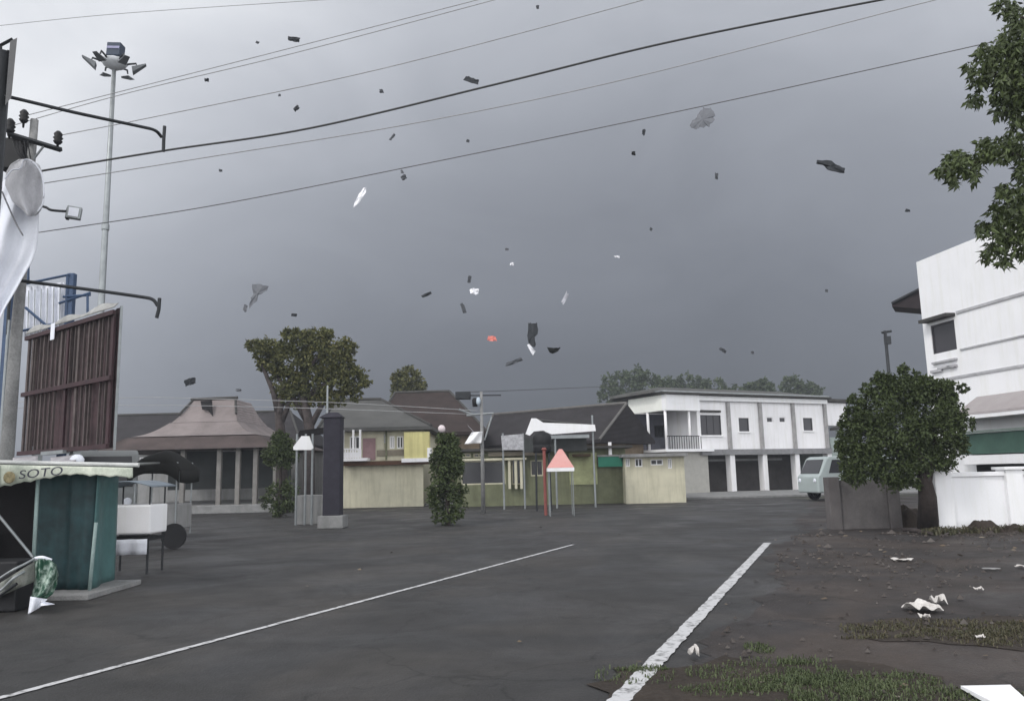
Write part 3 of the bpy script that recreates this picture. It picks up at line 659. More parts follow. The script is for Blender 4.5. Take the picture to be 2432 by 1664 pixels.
u, z = fb.uz(135, 788); mb = MB(); fb.box(mb, u - .11, u + .11, z - .2, z + .2, .09, .1); mb.build('notice', clothw, bbd)
for u in (fb.L * .1, fb.L * .55):
    mb = MB(); fb.box(mb, u - .09, u + .09, 0, z0 + .2, -.32, -.14); mb.build('leg', metal, bbd)
mb = MB(); fb.box(mb, fb.L * .35, fb.L * .6, z0 - .06, z0 + .02, .01, .15); mb.build('walkway', metal, bbd)

# pale frame strip at the left edge below the arm
lf = thing('pale_frame', 'pale steel ladder frame standing at the left edge above the stall', 'frame', V(P(0, 1100, 15).x, 15, 0))
for px, w in ((22, .035), (4, .03)):
    q = P(px, 1000, 15); zt = P(px + 15, 760, 15).z; mb = MB(); mb.tube([V(q.x, 15, 0), V(q.x, 15, zt)], w, 8); mb.build('upright', metal, lf)
mb = MB(); mb.box((P(12, 930, 15).x, 15.1, P(12, 880, 15).z), (.22, .02, 1.6)); mb.build('sheet', mat('pale blue sheet', (.45, .5, .62), .6, .3, 2), lf)
mb = MB(); mb.tube(spline([P(18, 795, 15), P(22, 715, 15), P(30, 700, 15), P(52, 694, 15)], 6), .03, 7); mb.build('bent_pipe', dmetal, lf, smooth=True)

# high mast lamp
Ym = 36.0
mbx = P(240, 730, Ym).x; ztop = P(274, 150, Ym).z
hm = thing('high_mast_lamp', 'tall slender lamp mast with a ring of floodlights high over the left side', 'lamp mast', V(mbx, Ym, 0))
mb = MB(); mb.tube([V(mbx, Ym, 0), V(mbx, Ym, ztop * .33), V(mbx, Ym, ztop * .66), V(mbx, Ym, ztop)], [.2, .16, .13, .09], 12); mb.build('mast', metal, hm, smooth=True)
mb = MB(); mb.lathe((mbx, Ym, ztop * .62), [(.16, -.15), (.17, -.12), (.17, .12), (.14, .15)], 12); mb.build('joint_collar', metal, hm)
cc = V(mbx, Ym, ztop)
mb = MB(); mb.lathe(cc, [(.12, -.35), (.5, -.12), (.62, .05), (.45, .16), (.12, .22)], 10); mb.build('crown_ring', mat('white housing', (.6, .62, .65), .5), hm, smooth=True)
mb = MB(); mb.box(cc + V(0.03, 0, .62), (.66, .5, .66), ry=.05); mb.build('control_box', mat('navy box', (.025, .04, .07), .5), hm, bevel=.03)
mb = MB(); mb.box(cc + V(0.03, -.26, .68), (.6, .03, .12), ry=.05); mb.build('box_panel', mat('lilac strip', (.3, .3, .45), .5), hm)
for k in range(6):
    a = R(20 + 60 * k); d = V(math.cos(a), math.sin(a), 0)
    mb = MB(); mb.tube([cc + d * .4 + V(0, 0, -.02), cc + d * .95 + V(0, 0, .12), cc + d * 1.0 + V(0, 0, -.05)], [.05, .045, .04], 6); ar = mb.build('lamp_arm', dmetal, hm)
    s_ = V(-d.y, d.x, 0); q = cc + d * 1.12 + V(0, 0, -.12 - (.12 if abs(d.x) < .8 else 0)); fz = 1 if abs(d.x) > .8 else .35
    mb = MB(); mb.hexa([q - s_ * .2 - d * .3 + V(0, 0, -.3 * fz), q + s_ * .2 - d * .3 + V(0, 0, -.3 * fz), q + s_ * .12 + d * .28 + V(0, 0, .22 * fz), q - s_ * .12 + d * .28 + V(0, 0, .22 * fz)],
                       [q - s_ * .2 - d * .34 + V(0, 0, -.02), q + s_ * .2 - d * .34 + V(0, 0, -.02), q + s_ * .08 + d * .26 + V(0, 0, .28 * fz), q - s_ * .08 + d * .26 + V(0, 0, .28 * fz)])
    fixn(mb.build('floodlight_head', mat('grey lamp body %d' % k, (.13, .14, .15), .5) if k < 1 else bpy.data.materials['grey lamp body 0'], hm))

# teal tarpaulin stall
sc_ = P(217, 1300, 11.9); se_ = P(270, 1290, 13.0); SX = sc_.x
fs = Fac((-10.2, 11.9), (SX, 11.9))
st = thing('street_stall', 'teal tarpaulin food stall with printed valance at the left', 'stall', fs.pt(fs.L / 2, 0))
ur = fs.L; ul = fs.uz(85, 1250)[0]
zr = P(170, 1128, 11.9).z
mb = MB(); mb.grid(lambda a, b: fs.pt(ul + (ur - ul) * a, .08 + (zr - .02) * b, -.03 + .035 * math.sin(a * 9 + b * 1.5) + .02 * math.sin(a * 23)), 40, 14, (0, .012, 0)); mb.build('front_tarpaulin', teal, st, smooth=True)
mb = MB(); mb.grid(lambda a, b: V(SX + (se_.x - SX) * a + .03 * math.sin(a * 8 + b), 11.93 + 1.1 * a, .08 + (zr - .1) * b), 16, 14, (-.012, 0, 0)); mb.build('side_tarpaulin', teal2, st, smooth=True)
mb = MB(); mb.quadv([V(-10.2, 12.75, 0), V(SX - .2, 12.75, 0), V(SX - .2, 12.75, 1.8), V(-10.2, 12.75, 1.8)]); mb.build('back_tarpaulin', dint, st)  # back sheet coloured near-black to stand for the stall's inner shade
mb = MB(); mb.grid(lambda a, b: V(-10.4 + 4.6 * a, 11.50 + 1.7 * b, 1.82 + .10 * math.sin(a * 3.3) * (1 - b) + .06 * b), 20, 6, (0, 0, .03)); mb.build('roof_sheet', mat('grey roof tarp', (.2, .21, .2), .7, .3, 1), st, smooth=True)
q0, q1 = P(-40, 1096, 11.5), P(330, 1104, 11.5)
mb = MB(); mb.tube([q0, q1], .03, 8); mb.build('eave_pole', mat('pale pipe', (.55, .56, .55), .5), st)
mb = MB()
for (a, b) in ((150, 1092), (60, 1093)): mb.grid(lambda s1, t1: P(a - 30 + 60 * s1, b - 5 + 14 * t1 - 6 * s1, 11.8 + .4 * (1 - t1) + .03 * math.sin(s1 * 9)), 8, 3, (0, 0, .01))
mb.build('torn_sheets', mat('dirty pale plastic', (.42, .4, .42), .7, .3, 4), st, smooth=True)
mb = MB(); mb.lathe(P(182, 1106, 12.0), [(.05, 0), (.09, .03), (.1, .1), (.07, .15), (.03, .17)], 10); mb.build('roof_jug', clothw, st, smooth=True)
def val(a, b, off=0.0):
    x = -30 + 345 * a; ytop = 1102 + 8 * a
    yb_ = 1163 - 37 * min(a / .55, 1) ** .9 + 18 * max(0, a - .6) + 1.6 * math.sin(a * 47) + 1.2 * math.sin(a * 91)
    return P(x, ytop + (yb_ - ytop) * b, 11.42 + .03 * math.sin(a * 13) - off)
mb = MB(); mb.grid(lambda a, b: val(a, b), 44, 5, (0, .01, 0)); vv = mb.build('valance', signw, st, smooth=True)
mb = MB(); mb.grid(lambda a, b: val(a * .085, b, .012), 4, 4, (0, .004, 0)); mb.build('valance_corner', teal, st)
mb = MB(); c = P(22, 1133, 11.36); mb.lathe(c, [(.0, -.01), (.075, -.01), (.085, 0), (.075, .01), (0, .01)], 14, ax=V(0, -1, 0)); mb.build('bowl_picture', mat('ochre print', (.33, .28, .16), .7, .4, 14), st)
# lettering SOTO on the valance
tcv = bpy.data.curves.new('lettering', 'FONT'); tcv.body = 'SOTO'; tcv.size = .2; tcv.extrude = .003; tcv.space_character = 1.05; tcv.shear = .15
to = bpy.data.objects.new('tmp', tcv); COL.objects.link(to); bpy.context.view_layer.update()
me = bpy.data.meshes.new_from_object(to.evaluated_get(bpy.context.evaluated_depsgraph_get())); bpy.data.objects.remove(to)
me.name = 'lettering'; me.materials.clear(); me.materials.append(mat('dark print', (.05, .05, .07), .6))
lt_ = bpy.data.objects.new('lettering', me); COL.objects.link(lt_); lt_.parent = st
p0 = P(43, 1137, 11.35); lt_.location = p0 - Vector(ORG[st.name]); lt_.rotation_euler = (R(90), -.075, 0); lt_.scale = (1.12, .85, 1)
for (p_, q_) in (((88, 1170), (76, 1396)), ((228, 1240), (212, 1400))):
    a = P(p_[0], p_[1], 11.6 if p_[0] < 100 else 11.82); b = G(q_[0], q_[1]); b.y = a.y; b.x = P(q_[0], q_[1], a.y).x; b.z = 0
    if p_[0] < 100: a = V(a.x, a.y, 1.8)
    mb = MB(); mb.tube([b, a], .026, 8); mb.build('stall_post', mat('pale green pipe', (.25, .33, .32), .5), st, smooth=True)
mb = MB(); mb.tube([P(-40, 1178, 11.5), P(78, 1322, 11.5)], .02, 7); mb.build('diagonal_strut', metal, st)
gs = G(250, 1405)
mb = MB(); mb.box((SX - 1.05, 12.2, .04), (2.6, 1.6, .08)); mb.build('base_slab', concrete, st, bevel=.015)
mb = MB(); mb.box((-8.9, 12.7, .45), (1.6, .6, .9)); mb.build('counter', dint, st, bevel=.01)

# fallen green and white banner with grey frame at the stall's foot
fbn = thing('crumpled_banner', 'crumpled green and white printed banner leaning against the stall post', 'banner', G(105, 1435))
Yk = 10.6
def cr_fn(a, b):
    rows = [(1326, 82, 118), (1340, 80, 133), (1365, 82, 138), (1390, 80, 134), (1410, 76, 124), (1422, 70, 108)]
    t = a * 5; k = min(int(t), 4); f = t - k
    y = rows[k][0] + (rows[k+1][0] - rows[k][0]) * f; xl = rows[k][1] + (rows[k+1][1] - rows[k][1]) * f; xr = rows[k][2] + (rows[k+1][2] - rows[k][2]) * f
    return P(xl + (xr - xl) * b, y, Yk - .18 * math.sin(b * 3.1) + .05 * math.sin(b * 11 + a * 7))
gm = mat('green printed banner', (.34, .42, .37), .6, .2, 9, 0.2, col2=(.012, .06, .035), fine=14)
gm.node_tree.nodes['Color Ramp'].color_ramp.elements[0].position = .47; gm.node_tree.nodes['Color Ramp'].color_ramp.elements[1].position = .60
mb = MB(); mb.grid(cr_fn, 20, 16, (0, .012, 0)); mb.build('cloth', gm, fbn, smooth=True)
mb = MB(); mb.tube(spline([P(80, 1328, Yk), P(98, 1323, Yk - .1), P(122, 1330, Yk - .05)], 5), .025, 6); mb.build('hem', clothw, fbn, smooth=True)
mb = MB(); mb.grid(lambda a, b: P(72 + 40 * b * (1 - .3 * a) - 6 * a, 1416 + 42 * a - 22 * a * b + 6 * b, Yk - .2 - .05 * math.sin(b * 6)), 10, 8, (0, .01, 0)); mb.build('white_corner', clothw, fbn, smooth=True)
mb = MB(); mb.grid(lambda a, b: P(96 + 34 * b, 1426 + 12 * a * (1 - b) + 8 * b, Yk - .25 + .05 * math.sin(a * 4)), 6, 8, (0, .01, 0)); mb.build('torn_corner', clothw, fbn, smooth=True)
ff = thing('stall_canopy_frame', 'bent pale frame with grey sheet lying beside the green banner', 'frame', G(30, 1430))
mb = MB(); mb.tube(spline([P(-40, 1400, 10.2), P(0, 1372, 10.3), P(32, 1352, 10.3), P(60, 1338, 10.4), P(82, 1326, 10.5)], 6), .016, 7); mb.build('top_rail', metal, ff, smooth=True)
mb = MB(); mb.tube(spline([P(-40, 1425, 10.2), P(5, 1398, 10.3), P(35, 1370, 10.3), P(74, 1348, 10.5)], 6), .018, 7); mb.build('lower_rail', metal, ff, smooth=True)
mb = MB(); mb.grid(lambda a, b: P(-30 + 112 * a, 1402 - 70 * a + (26 + 22 * a) * b, 10.45 + .05 * math.sin(a * 14)), 20, 5, (0, .01, 0)); mb.build('sheet', mat('dull grey sheet', (.2, .21, .19), .7, .3, 4), ff, smooth=True)
mb = MB(); q = G(10, 1450); mb.box((q.x - .25, 10.75, .32), (.95, .5, .62)); mb.build('painted_shade_box', black, ff, bevel=.02)  # black box added to stand for the darkness under the frame
for px in (-15, 40): 
    q = G(px, 1432); mb = MB(); mb.tube([V(q.x, 10.4, 0), P(px, 1385, 10.4)], .02, 6); mb.build('leg', dmetal, ff)

# white food cart right of the stall
Yc = 14.5; q = P(320, 1260, Yc)
ct = thing('food_cart', 'white food cart with white cloth sides just right of the teal stall', 'cart', V(q.x, Yc, 0))
mb = MB(); mb.box((q.x, Yc, .95), (.85, .7, .5)); mb.build('body', white2, ct, bevel=.03)
mb = MB(); mb.box((q.x, Yc, .62), (.8, .66, .06)); mb.build('shelf', dmetal, ct)
mb = MB(); mb.grid(lambda a, b: V(q.x - .42 + .8 * a, Yc - .37 - .03 * math.sin(a * 17), .62 - .26 * b), 20, 3, (0, .01, 0)); mb.build('cloth_skirt', clothw, ct, smooth=True)
mb = MB(); mb.grid(lambda a, b: V(q.x - .5 + 1.0 * a, Yc - .5 + 1.0 * b, 1.5 + .1 * math.sin(a * 3.14)), 10, 4, (0, 0, .02)); mb.build('canopy', mat('grey blue canopy', (.22, .26, .3), .6), ct, smooth=True)
for dx in (-.38, .38):
    for dy in (-.3, .3):
        mb = MB(); mb.tube([V(q.x + dx, Yc + dy, 0.02), V(q.x + dx, Yc + dy, .7)], .02, 6); mb.build('leg', dmetal, ct)
        mb = MB(); mb.tube([V(q.x + dx, Yc + dy, 1.2), V(q.x + dx, Yc + dy, 1.52)], .014, 6); mb.build('canopy_post', dmetal, ct)

# vehicles
def car(name, lab, cx, cy, ang, Lc, Wc, Hc, bodym, van=False):
    t = thing(name, lab, 'van' if van else 'car', V(cx, cy, 0)); ca, sa = math.cos(ang), math.sin(ang)
    def w(x, y, z): return V(cx + x * ca - y * sa, cy + x * sa + y * ca, z)
    if van: prof = [(-.5, .18), (-.5, .55), (-.46, .62), (-.38, .95), (-.33, 1.0), (.47, 1.0), (.5, .9), (.5, .18)]
    else: prof = [(-.5, .25), (-.5, .5), (-.44, .58), (-.26, .64), (-.15, .95), (-.08, 1.0), (.2, 1.0), (.26, .95), (.38, .68), (.48, .62), (.5, .5), (.5, .25)]
    mb = MB(); pl = [w(x * Lc, -Wc / 2, z * Hc) for x, z in prof]; side = w(0, Wc, 0) - w(0, 0, 0)
    inset = []
    mb.prism(pl, side); b = fixn(mb.build('body', bodym, t, bevel=.07))
    for s_ in (-1, 1):
        y = s_ * (Wc / 2 + .004); yy = s_ * (Wc / 2 - .03)
        wins = [(-.36, -.2, .62, .92), (-.18, .12, .62, .92), (.14, .44, .62, .92)] if van else [(-.2, .0, .66, .9), (.02, .22, .66, .9)]
        for (xa, xb, za, zb) in wins:
            g = MB(); k = .05 if xa == wins[0][0] else 0
            g.hexa([w(xa * Lc, y, za * Hc), w(xb * Lc, y, za * Hc), w(xb * Lc, y, zb * Hc), w((xa + k) * Lc, y, zb * Hc)],
                   [w(xa * Lc, yy, za * Hc), w(xb * Lc, yy, za * Hc), w(xb * Lc, yy, zb * Hc), w((xa + k) * Lc, yy, zb * Hc)]); fixn(g.build('side_window', glass, t))
        for xw in (-.31, .31):
            g = MB(); ax = (w(0, 1, 0) - w(0, 0, 0)).normalized() * s_; c = w(xw * Lc, s_ * (Wc / 2 - .17), .32)
            g.lathe(c, [(.2, 0), (.31, 0), (.32, .03), (.32, .17), (.3, .2), (.2, .2)], 18, ax=ax); wh = g.build('wheel', black, t, smooth=False)
            g = MB(); g.lathe(c, [(.0, .0), (.19, .0), (.19, .19), (.1, .205), (.0, .21)], 14, ax=ax); g.build('rim', metal, wh)
    if van: ws = [w(-.465 * Lc, y_ * Wc * .43, .62 * Hc) for y_ in (-1, 1)] + [w(-.385 * Lc, y_ * Wc * .4, .93 * Hc) for y_ in (1, -1)]
    else: ws = [w(-.265 * Lc, y_ * Wc * .43, .645 * Hc) for y_ in (-1, 1)] + [w(-.155 * Lc, y_ * Wc * .4, .935 * Hc) for y_ in (1, -1)]
    off = (w(-1, 0, .5) - w(0, 0, 0)).normalized() * .02
    g = MB(); g.prism([p + off for p in ws], -off * 2); fixn(g.build('windscreen', glass, t))
    for s_ in (-1, 1):
        g = MB(); g.lathe(w(-.5 * Lc + .0, s_ * Wc * .36, .46 * Hc), [(.09, -.02), (.1, .0), (.07, .04)], 12, ax=(w(-1, 0, 0) - w(0, 0, 0)).normalized()); g.build('headlight', clothw, t)
    return t
vx = P(150, 1090, 20).x
car('minibus', 'grey minibus parked behind the stall and billboard', vx, 22, R(117), 4.0, 1.6, 2.42, mat('grey van paint', (.24, .25, .25), .5, .1, 1, 0), True)
wx = P(2010, 1100, 38).x
car('parked_van', 'pale van half hidden behind the round tree', wx, 38, R(12), 4.2, 1.7, 2.0, mat('pale car paint', (.38, .43, .43), .4, .1, 1, 0), True)

# black tarp covered cart
Yq = 20; q = P(392, 1090, Yq); dkt = mat('black tarpaulin', (.012, .012, .011), .9, .2, 3)
bt = thing('covered_cart', 'low cart under a black tarpaulin in front of the pavilion', 'cart', V(q.x, Yq, 0))
def tf(a, b):
    x = (a - .5) * 2; y = (b - .5) * 2
    z = 1.97 + .36 * (1 - abs(x) ** 2.2) * (1 - .3 * y * y) - .12 * max(abs(x), abs(y)) ** 4 + .02 * math.sin(9 * a + 5 * b)
    return V(q.x + x * .62, Yq + y * .6, z)
mb = MB(); mb.grid(tf, 24, 14, (0, 0, -.02)); mb.grid(lambda a, b: tf(a, 0) + V(0, -.02, -.3 * b), 24, 2, (0, -.01, 0)); mb.grid(lambda a, b: tf(1, a) + V(.01, 0, -.3 * b), 14, 2, (.01, 0, 0)); mb.build('tarpaulin', dkt, bt, smooth=True)
mb = MB(); mb.box((q.x, Yq, .75), (1.1, .85, .6)); mb.build('body', greyw, bt, bevel=.03)
for dx in (-.5, .5):
    mb = MB(); mb.lathe((q.x + dx, Yq - .5, .3), [(.22, -.03), (.3, -.03), (.3, .03), (.22, .03)], 18, ax=V(0, 1, 0)); mb.build('wheel', black, bt)
    for dy in (-.45, .45):
        mb = MB(); mb.tube([V(q.x + dx, Yq + dy, .3), V(q.x + dx, Yq + dy, 2.05)], .02, 6); mb.build('post', metal, bt)

# ------------------------------------------------------------------ middle houses
def hip(fac, ua, ub, ze, zr_, rla, rlb, depth, over, th=.18, curve=0):
    """closed hip roof over a facade span; rla, rlb ridge ends along u"""
    mb = MB(); e = [fac.pt(ua, ze, over), fac.pt(ub, ze, over), fac.pt(ub, ze, -depth - over), fac.pt(ua, ze, -depth - over)]
    r1 = fac.pt(rla, zr_, -depth / 2); r2 = fac.pt(rlb, zr_, -depth / 2); dn = V(0, 0, -th); i = len(mb.v)
    mb.v += e + [r1, r2] + [p + dn for p in e]
    mb.f += [(0, 1, 5, 4), (1, 2, 5), (2, 3, 4, 5), (3, 0, 4), (6, 9, 8, 7), (0, 6, 7, 1), (1, 7, 8, 2), (2, 8, 9, 3), (3, 9, 6, 0)]
    return mb
def ffac(pxa, pxb, Ya, Yb=None):
    Yb = Yb or Ya; a = P(pxa, 1100, Ya); b = P(pxb, 1100, Yb); return Fac((a.x, a.y), (b.x, b.y))
def house(name, lab, fac, ze_px, zr_px, rl, depth, wallm, roofm, wins=(), over=.6, cat='house', wallin=.5, ridge=True):
    t = thing(name, lab, cat, fac.pt(fac.L / 2, 0)); _, ze = fac.uz(*ze_px)
    f2 = Fac((fac.pt(0, 0, -depth / 2).x, fac.pt(0, 0, -depth / 2).y), (fac.pt(fac.L, 0, -depth / 2).x, fac.pt(fac.L, 0, -depth / 2).y))
    _, zr_ = f2.uz(*zr_px); rla = f2.uz(rl[0], zr_px[1])[0]; rlb = f2.uz(rl[1], zr_px[1])[0]
    w = MB(); holes = [fac.rect(*r[:4]) for r in wins]
    fac.wall(w, wallin, fac.L - wallin, 0, ze - .05, holes, .2)
    fac.box(w, wallin, wallin + .2, 0, ze - .05, -depth, -.203); fac.box(w, fac.L - wallin - .2, fac.L - wallin, 0, ze - .05, -depth, -.203)
    fac.box(w, wallin + .203, fac.L - wallin - .203, 0, ze - .05, -depth, -depth + .2)
    w.build('wall', wallm, t)
    for h in holes: fac.window(t, h, white, glass, .07, 1, 0)
    r = hip(fac, 0, fac.L, ze + .12, zr_, rla, rlb, depth, over); ro = r.build('roof', roofm, t)
    if ridge:
        rb_ = MB(); rb_.tube([fac.pt(rla, zr_ + .02, -depth / 2), fac.pt(rlb, zr_ + .02, -depth / 2)], .11, 6)
        for (u_, rl_) in ((0, rla), (fac.L, rlb)): rb_.tube([fac.pt(u_, ze + .14, over), fac.pt(rl_, zr_ + .02, -depth / 2)], .08, 6)
        rb_.build('ridge_cap', roofdark, ro)
    return t, ze
f1 = ffac(150, 720, 50)
house('long_house', 'long low house with a dark brown roof behind the pavilion', f1, (400, 1064), (400, 984), (205, 690), 9, greyw, rooftile2, [(330, 1085, 360, 1110), (610, 1085, 640, 1110)])
f4 = ffac(880, 1158, 50)
house('brown_roof_house', 'house with a steep dark brown hip roof right of the windblown tree', f4, (1050, 1032), (1010, 931), (938, 1068), 10, tan, rooftile, [(1010, 1060, 1040, 1100)])
f5 = ffac(1150, 1440, 52, 46)
house('charcoal_roof_house', 'long house with a charcoal roof and pale ridge behind the white canopy', f5, (1320, 1055), (1320, 972), (1172, 1489), 5, tan, rooftile2, [(1400, 1062, 1425, 1095)])
bpy.data.objects['ridge_cap.002'].data.materials[0] = mat('weathered ridge', (.13, .125, .12))
# yellow house
f3 = ffac(762, 1028, 42)
yh, ze = house('yellow_house', 'yellow fronted house with grey roof and small white balcony', f3, (900, 1021), (850, 950), (796, 905), 8, cream, roofgrey,
      [(900, 1030, 915, 1052), (925, 1035, 937, 1065), (942, 1035, 958, 1065), (830, 1035, 858, 1070)], over=.7)
def fbx(fac, parent, name, r, d0, d1, m, bevel=0, label=None):
    ua, ub, za, zb = fac.rect(*r); mb = MB(); fac.box(mb, ua, ub, za, zb, d0, d1); return mb.build(name, m, parent, bevel=bevel, label=label)
fbx(f3, yh, 'bay', (963, 1026, 1022, 1092), .01, .6, yellow, .03, 'bright yellow projecting bay')
fbx(f3, yh, 'bay_sill', (958, 1088, 1026, 1097), .02, .72, white)
fbx(f3, yh, 'side_panel', (1018, 1064, 1026, 1086), .05, .68, white)
fbx(f3, yh, 'pink_panel', (862, 1040, 892, 1092), .005, .05, pinkw)
fbx(f3, yh, 'painted_balcony_shadow', (820, 1094, 1024, 1104), .01, .5, mat('painted balcony shadow', (.10, .05, .03), .8))  # dark strip painted in as the shadow at the balcony base
bal = fbx(f3, yh, 'balcony_slab', (816, 1088, 880, 1095), .01, .9, white)
ua, ub, za, zb = f3.rect(816, 1068, 864, 1088)
mb = MB()
for k in range(9):
    u = ua + (ub - ua) * k / 8; f3.box(mb, u - .03, u + .03, za, zb, .8, .86)
f3.box(mb, ua, ub, zb, zb + .06, .78, .88); f3.box(mb, ua, ub, za + .02, za + .3, .82, .84); mb.build('railing', white, bal)
for px in (822, 846, 862):
    ua, _ = f3.uz(px, 1060); mb = MB(); f3.box(mb, ua - .05, ua + .05, f3.uz(px, 1085)[1], ze, .72, .82); mb.build('balcony_post', white, yh)
fbx(f3, yh, 'white_panel', (895, 1030, 912, 1066), .21 - .2 + .01, .05, cream)
fbx(f3, yh, 'downpipe', (916, 1022, 920, 1092), .05, .12, olive)
fbx(f3, yh, 'lower_wall_band', (895, 1068, 960, 1082), .01, .05, mat('taupe band', (.25, .22, .17), .85))

# pavilion with tiered roof
Yj = 40.0; pj = thing('pavilion', 'open pavilion with pale pinkish three tiered roof and a dark hole near the top', 'pavilion', V(P(515, 1100, Yj).x, Yj + 3, 0))
cyy = Yj + 4.0; cx = P(530, 950, cyy).x
def ztw(py, y): return P(512, py, y).z
tiers = [(4.9, 4.2, ztw(1040, Yj)), (2.9, 2.6, ztw(1002, Yj + 1.4)), (2.15, 1.5, ztw(948, Yj + 2.5))]
zc = [t[2] for t in tiers]
def frus(w0, d0, z0_, w1, d1, z1_, n=10, sag=.0):
    mb = MB()
    for k in range(n):
        a, b = k / n, (k + 1) / n
        def lv(t):
            s_ = t - sag * math.sin(math.pi * t); w_ = w0 + (w1 - w0) * t; d_ = d0 + (d1 - d0) * t; z_ = z0_ + (z1_ - z0_) * s_
            return [V(cx - w_, cyy - d_, z_), V(cx + w_, cyy - d_, z_), V(cx + w_, cyy + d_, z_), V(cx - w_, cyy + d_, z_)]
        A_, B_ = lv(a), lv(b)
        for j in range(4): mb.quadv([A_[j], A_[(j + 1) % 4], B_[(j + 1) % 4], B_[j]])
    return mb
X0 = lambda px, y: P(px, 1000, y).x
mb = frus(3.1, 4.0, zc[0] + .15, 1.75, 2.7, zc[1], 8, .18); mb.build('middle_roof', rooflight, pj)
mb = frus(1.7, 2.6, zc[1] + .02, 1.12, 1.3, zc[2], 6, .08)
mb.quadv([V(cx - 1.12, cyy - 1.3, zc[2]), V(cx + 1.12, cyy - 1.3, zc[2]), V(cx + 1.12, cyy + 1.3, zc[2]), V(cx - 1.12, cyy + 1.3, zc[2])]); tr = mb.build('top_roof', rooflight, pj)
mb = MB(); mb.tube([V(cx - 1.25, cyy - 1.3, zc[2] + .05), V(cx + 1.25, cyy - 1.3, zc[2] + .08)], .09, 6)
for sx_ in (-1, 1): mb.tube([V(cx + sx_ * 1.14, cyy - 1.32, zc[2]), V(cx + sx_ * 1.5, cyy - 2.2, zc[1] + .45)], .06, 6)
mb.build('ridge_cap', roofdark, tr)
mb = frus(5.0, 5.2, zc[0] - .55, 3.25, 4.1, zc[0] + .1, 6, .1); mb.quadv([V(cx - 5, cyy - 5.2, zc[0] - .56), V(cx - 5, cyy + 5.2, zc[0] - .56), V(cx + 5, cyy + 5.2, zc[0] - .56), V(cx + 5, cyy - 5.2, zc[0] - .56)]); mb.build('veranda_roof', mat('dark brown weathered roof', (.085, .065, .062), .85, .3, 1), pj)
q0 = P(478, 958, cyy - 1.75); mb = MB()
mb.prism([P(476, 952, cyy - 1.8), P(503, 950, cyy - 1.8), P(505, 988, cyy - 2.3), P(495, 975, cyy - 2.1), P(480, 972, cyy - 2.05)], (0, .05, 0)); fixn(mb.build('roof_hole', dint, tr))
for px in (428, 515, 560, 602, 650):
    x = P(px, 1080, Yj - 1).x; mb = MB(); mb.box((x, Yj - .6, (zc[0] - .56) / 2), (.22, .22, zc[0] - .56)); mb.build('column', mat('stone column', (.22, .21, .2), .85) if px == 428 else bpy.data.materials['stone column'], pj, bevel=.02)
fj = ffac(400, 690, Yj + 2)
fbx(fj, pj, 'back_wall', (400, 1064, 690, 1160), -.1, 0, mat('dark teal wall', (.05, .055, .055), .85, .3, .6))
fbx(fj, pj, 'pale_board', (525, 1056, 575, 1072), .3, .5, mat('pale board', (.55, .52, .55), .7))  # white board in its own pale colour
fbx(fj, pj, 'beam', (430, 1064, 650, 1070), .6, .8, greyw)
mb = MB(); mb.box((cx, cyy, .2), (9.4, 10, .4)); mb.build('plinth', concrete, pj, bevel=.03)

# dark gate pillar and small stall next to it
Yg = 26.0; q = P(792, 1080, Yg); zt = P(790, 992, Yg).z
gp = thing('gate_pillar', 'dark stone gate pillar with a small cap roof left of the yellow house', 'pillar', V(q.x, Yg, 0))
mb = MB(); mb.box((q.x, Yg, zt / 2), (.55, .55, zt)); mb.build('shaft', darkc, gp, bevel=.03)
mb = MB(); mb.box((q.x, Yg, .2), (.8, .8, .4)); mb.build('base', concrete, gp, bevel=.03)
mb = MB(); mb.hexa([V(q.x - .42, Yg - .32, zt + .0), V(q.x + .32, Yg - .32, zt + .0), V(q.x + .32, Yg + .32, zt + .0), V(q.x - .42, Yg + .32, zt + .0)], [V(q.x - .16, Yg - .1, zt + .17), V(q.x + .14, Yg - .1, zt + .17), V(q.x + .14, Yg + .1, zt + .17), V(q.x - .16, Yg + .1, zt + .17)]); fixn(mb.build('cap', darkc, gp))
Y2 = 28.0; s2 = P(735, 1090, Y2)
sm = thing('kiosk', 'small dark canopied kiosk with a white sign panel beside the gate pillar', 'kiosk', V(s2.x, Y2, 0))
mb = MB(); mb.hexa([P(702, 1038, Y2), P(776, 1030, Y2), P(776, 1030, Y2 + 1.2), P(702, 1038, Y2 + 1.2)], [P(712, 1022, Y2), P(772, 1014, Y2), P(772, 1014, Y2 + 1.2), P(712, 1022, Y2 + 1.2)]); fixn(mb.build('canopy', dint, sm))
mb = MB(); mb.prism([P(716, 1035, Y2 - .1), P(734, 1035, Y2 - .1), P(744, 1063, Y2 - .1), P(738, 1068, Y2 - .1), P(697, 1068, Y2 - .1), P(696, 1061, Y2 - .1)], (0, .06, 0)); fixn(mb.build('sign_panel', white2, sm))
for px in (705, 726, 742, 770):
    x = P(px, 1080, Y2).x; mb = MB(); mb.tube([V(x, Y2, 0), V(x, Y2, P(px, 1030, Y2).z)], .04, 7); mb.build('post', metal, sm)
mb = MB(); mb.box((s2.x, Y2 + .5, .5), (.95, .6, 1.0)); mb.build('counter', greyw, sm, bevel=.02)
mb = MB(); mb.tube([V(P(776, 1100, 29).x, 29, 0), V(P(776, 1100, 29).x, 29, P(778, 915, 29).z)], [.05, .035], 8); tag(mb.build('thin_pole', metal, loc=V(P(776, 1100, 29).x, 29, 0)), 'thin pale pole rising through the right side of the windblown tree', 'pole')

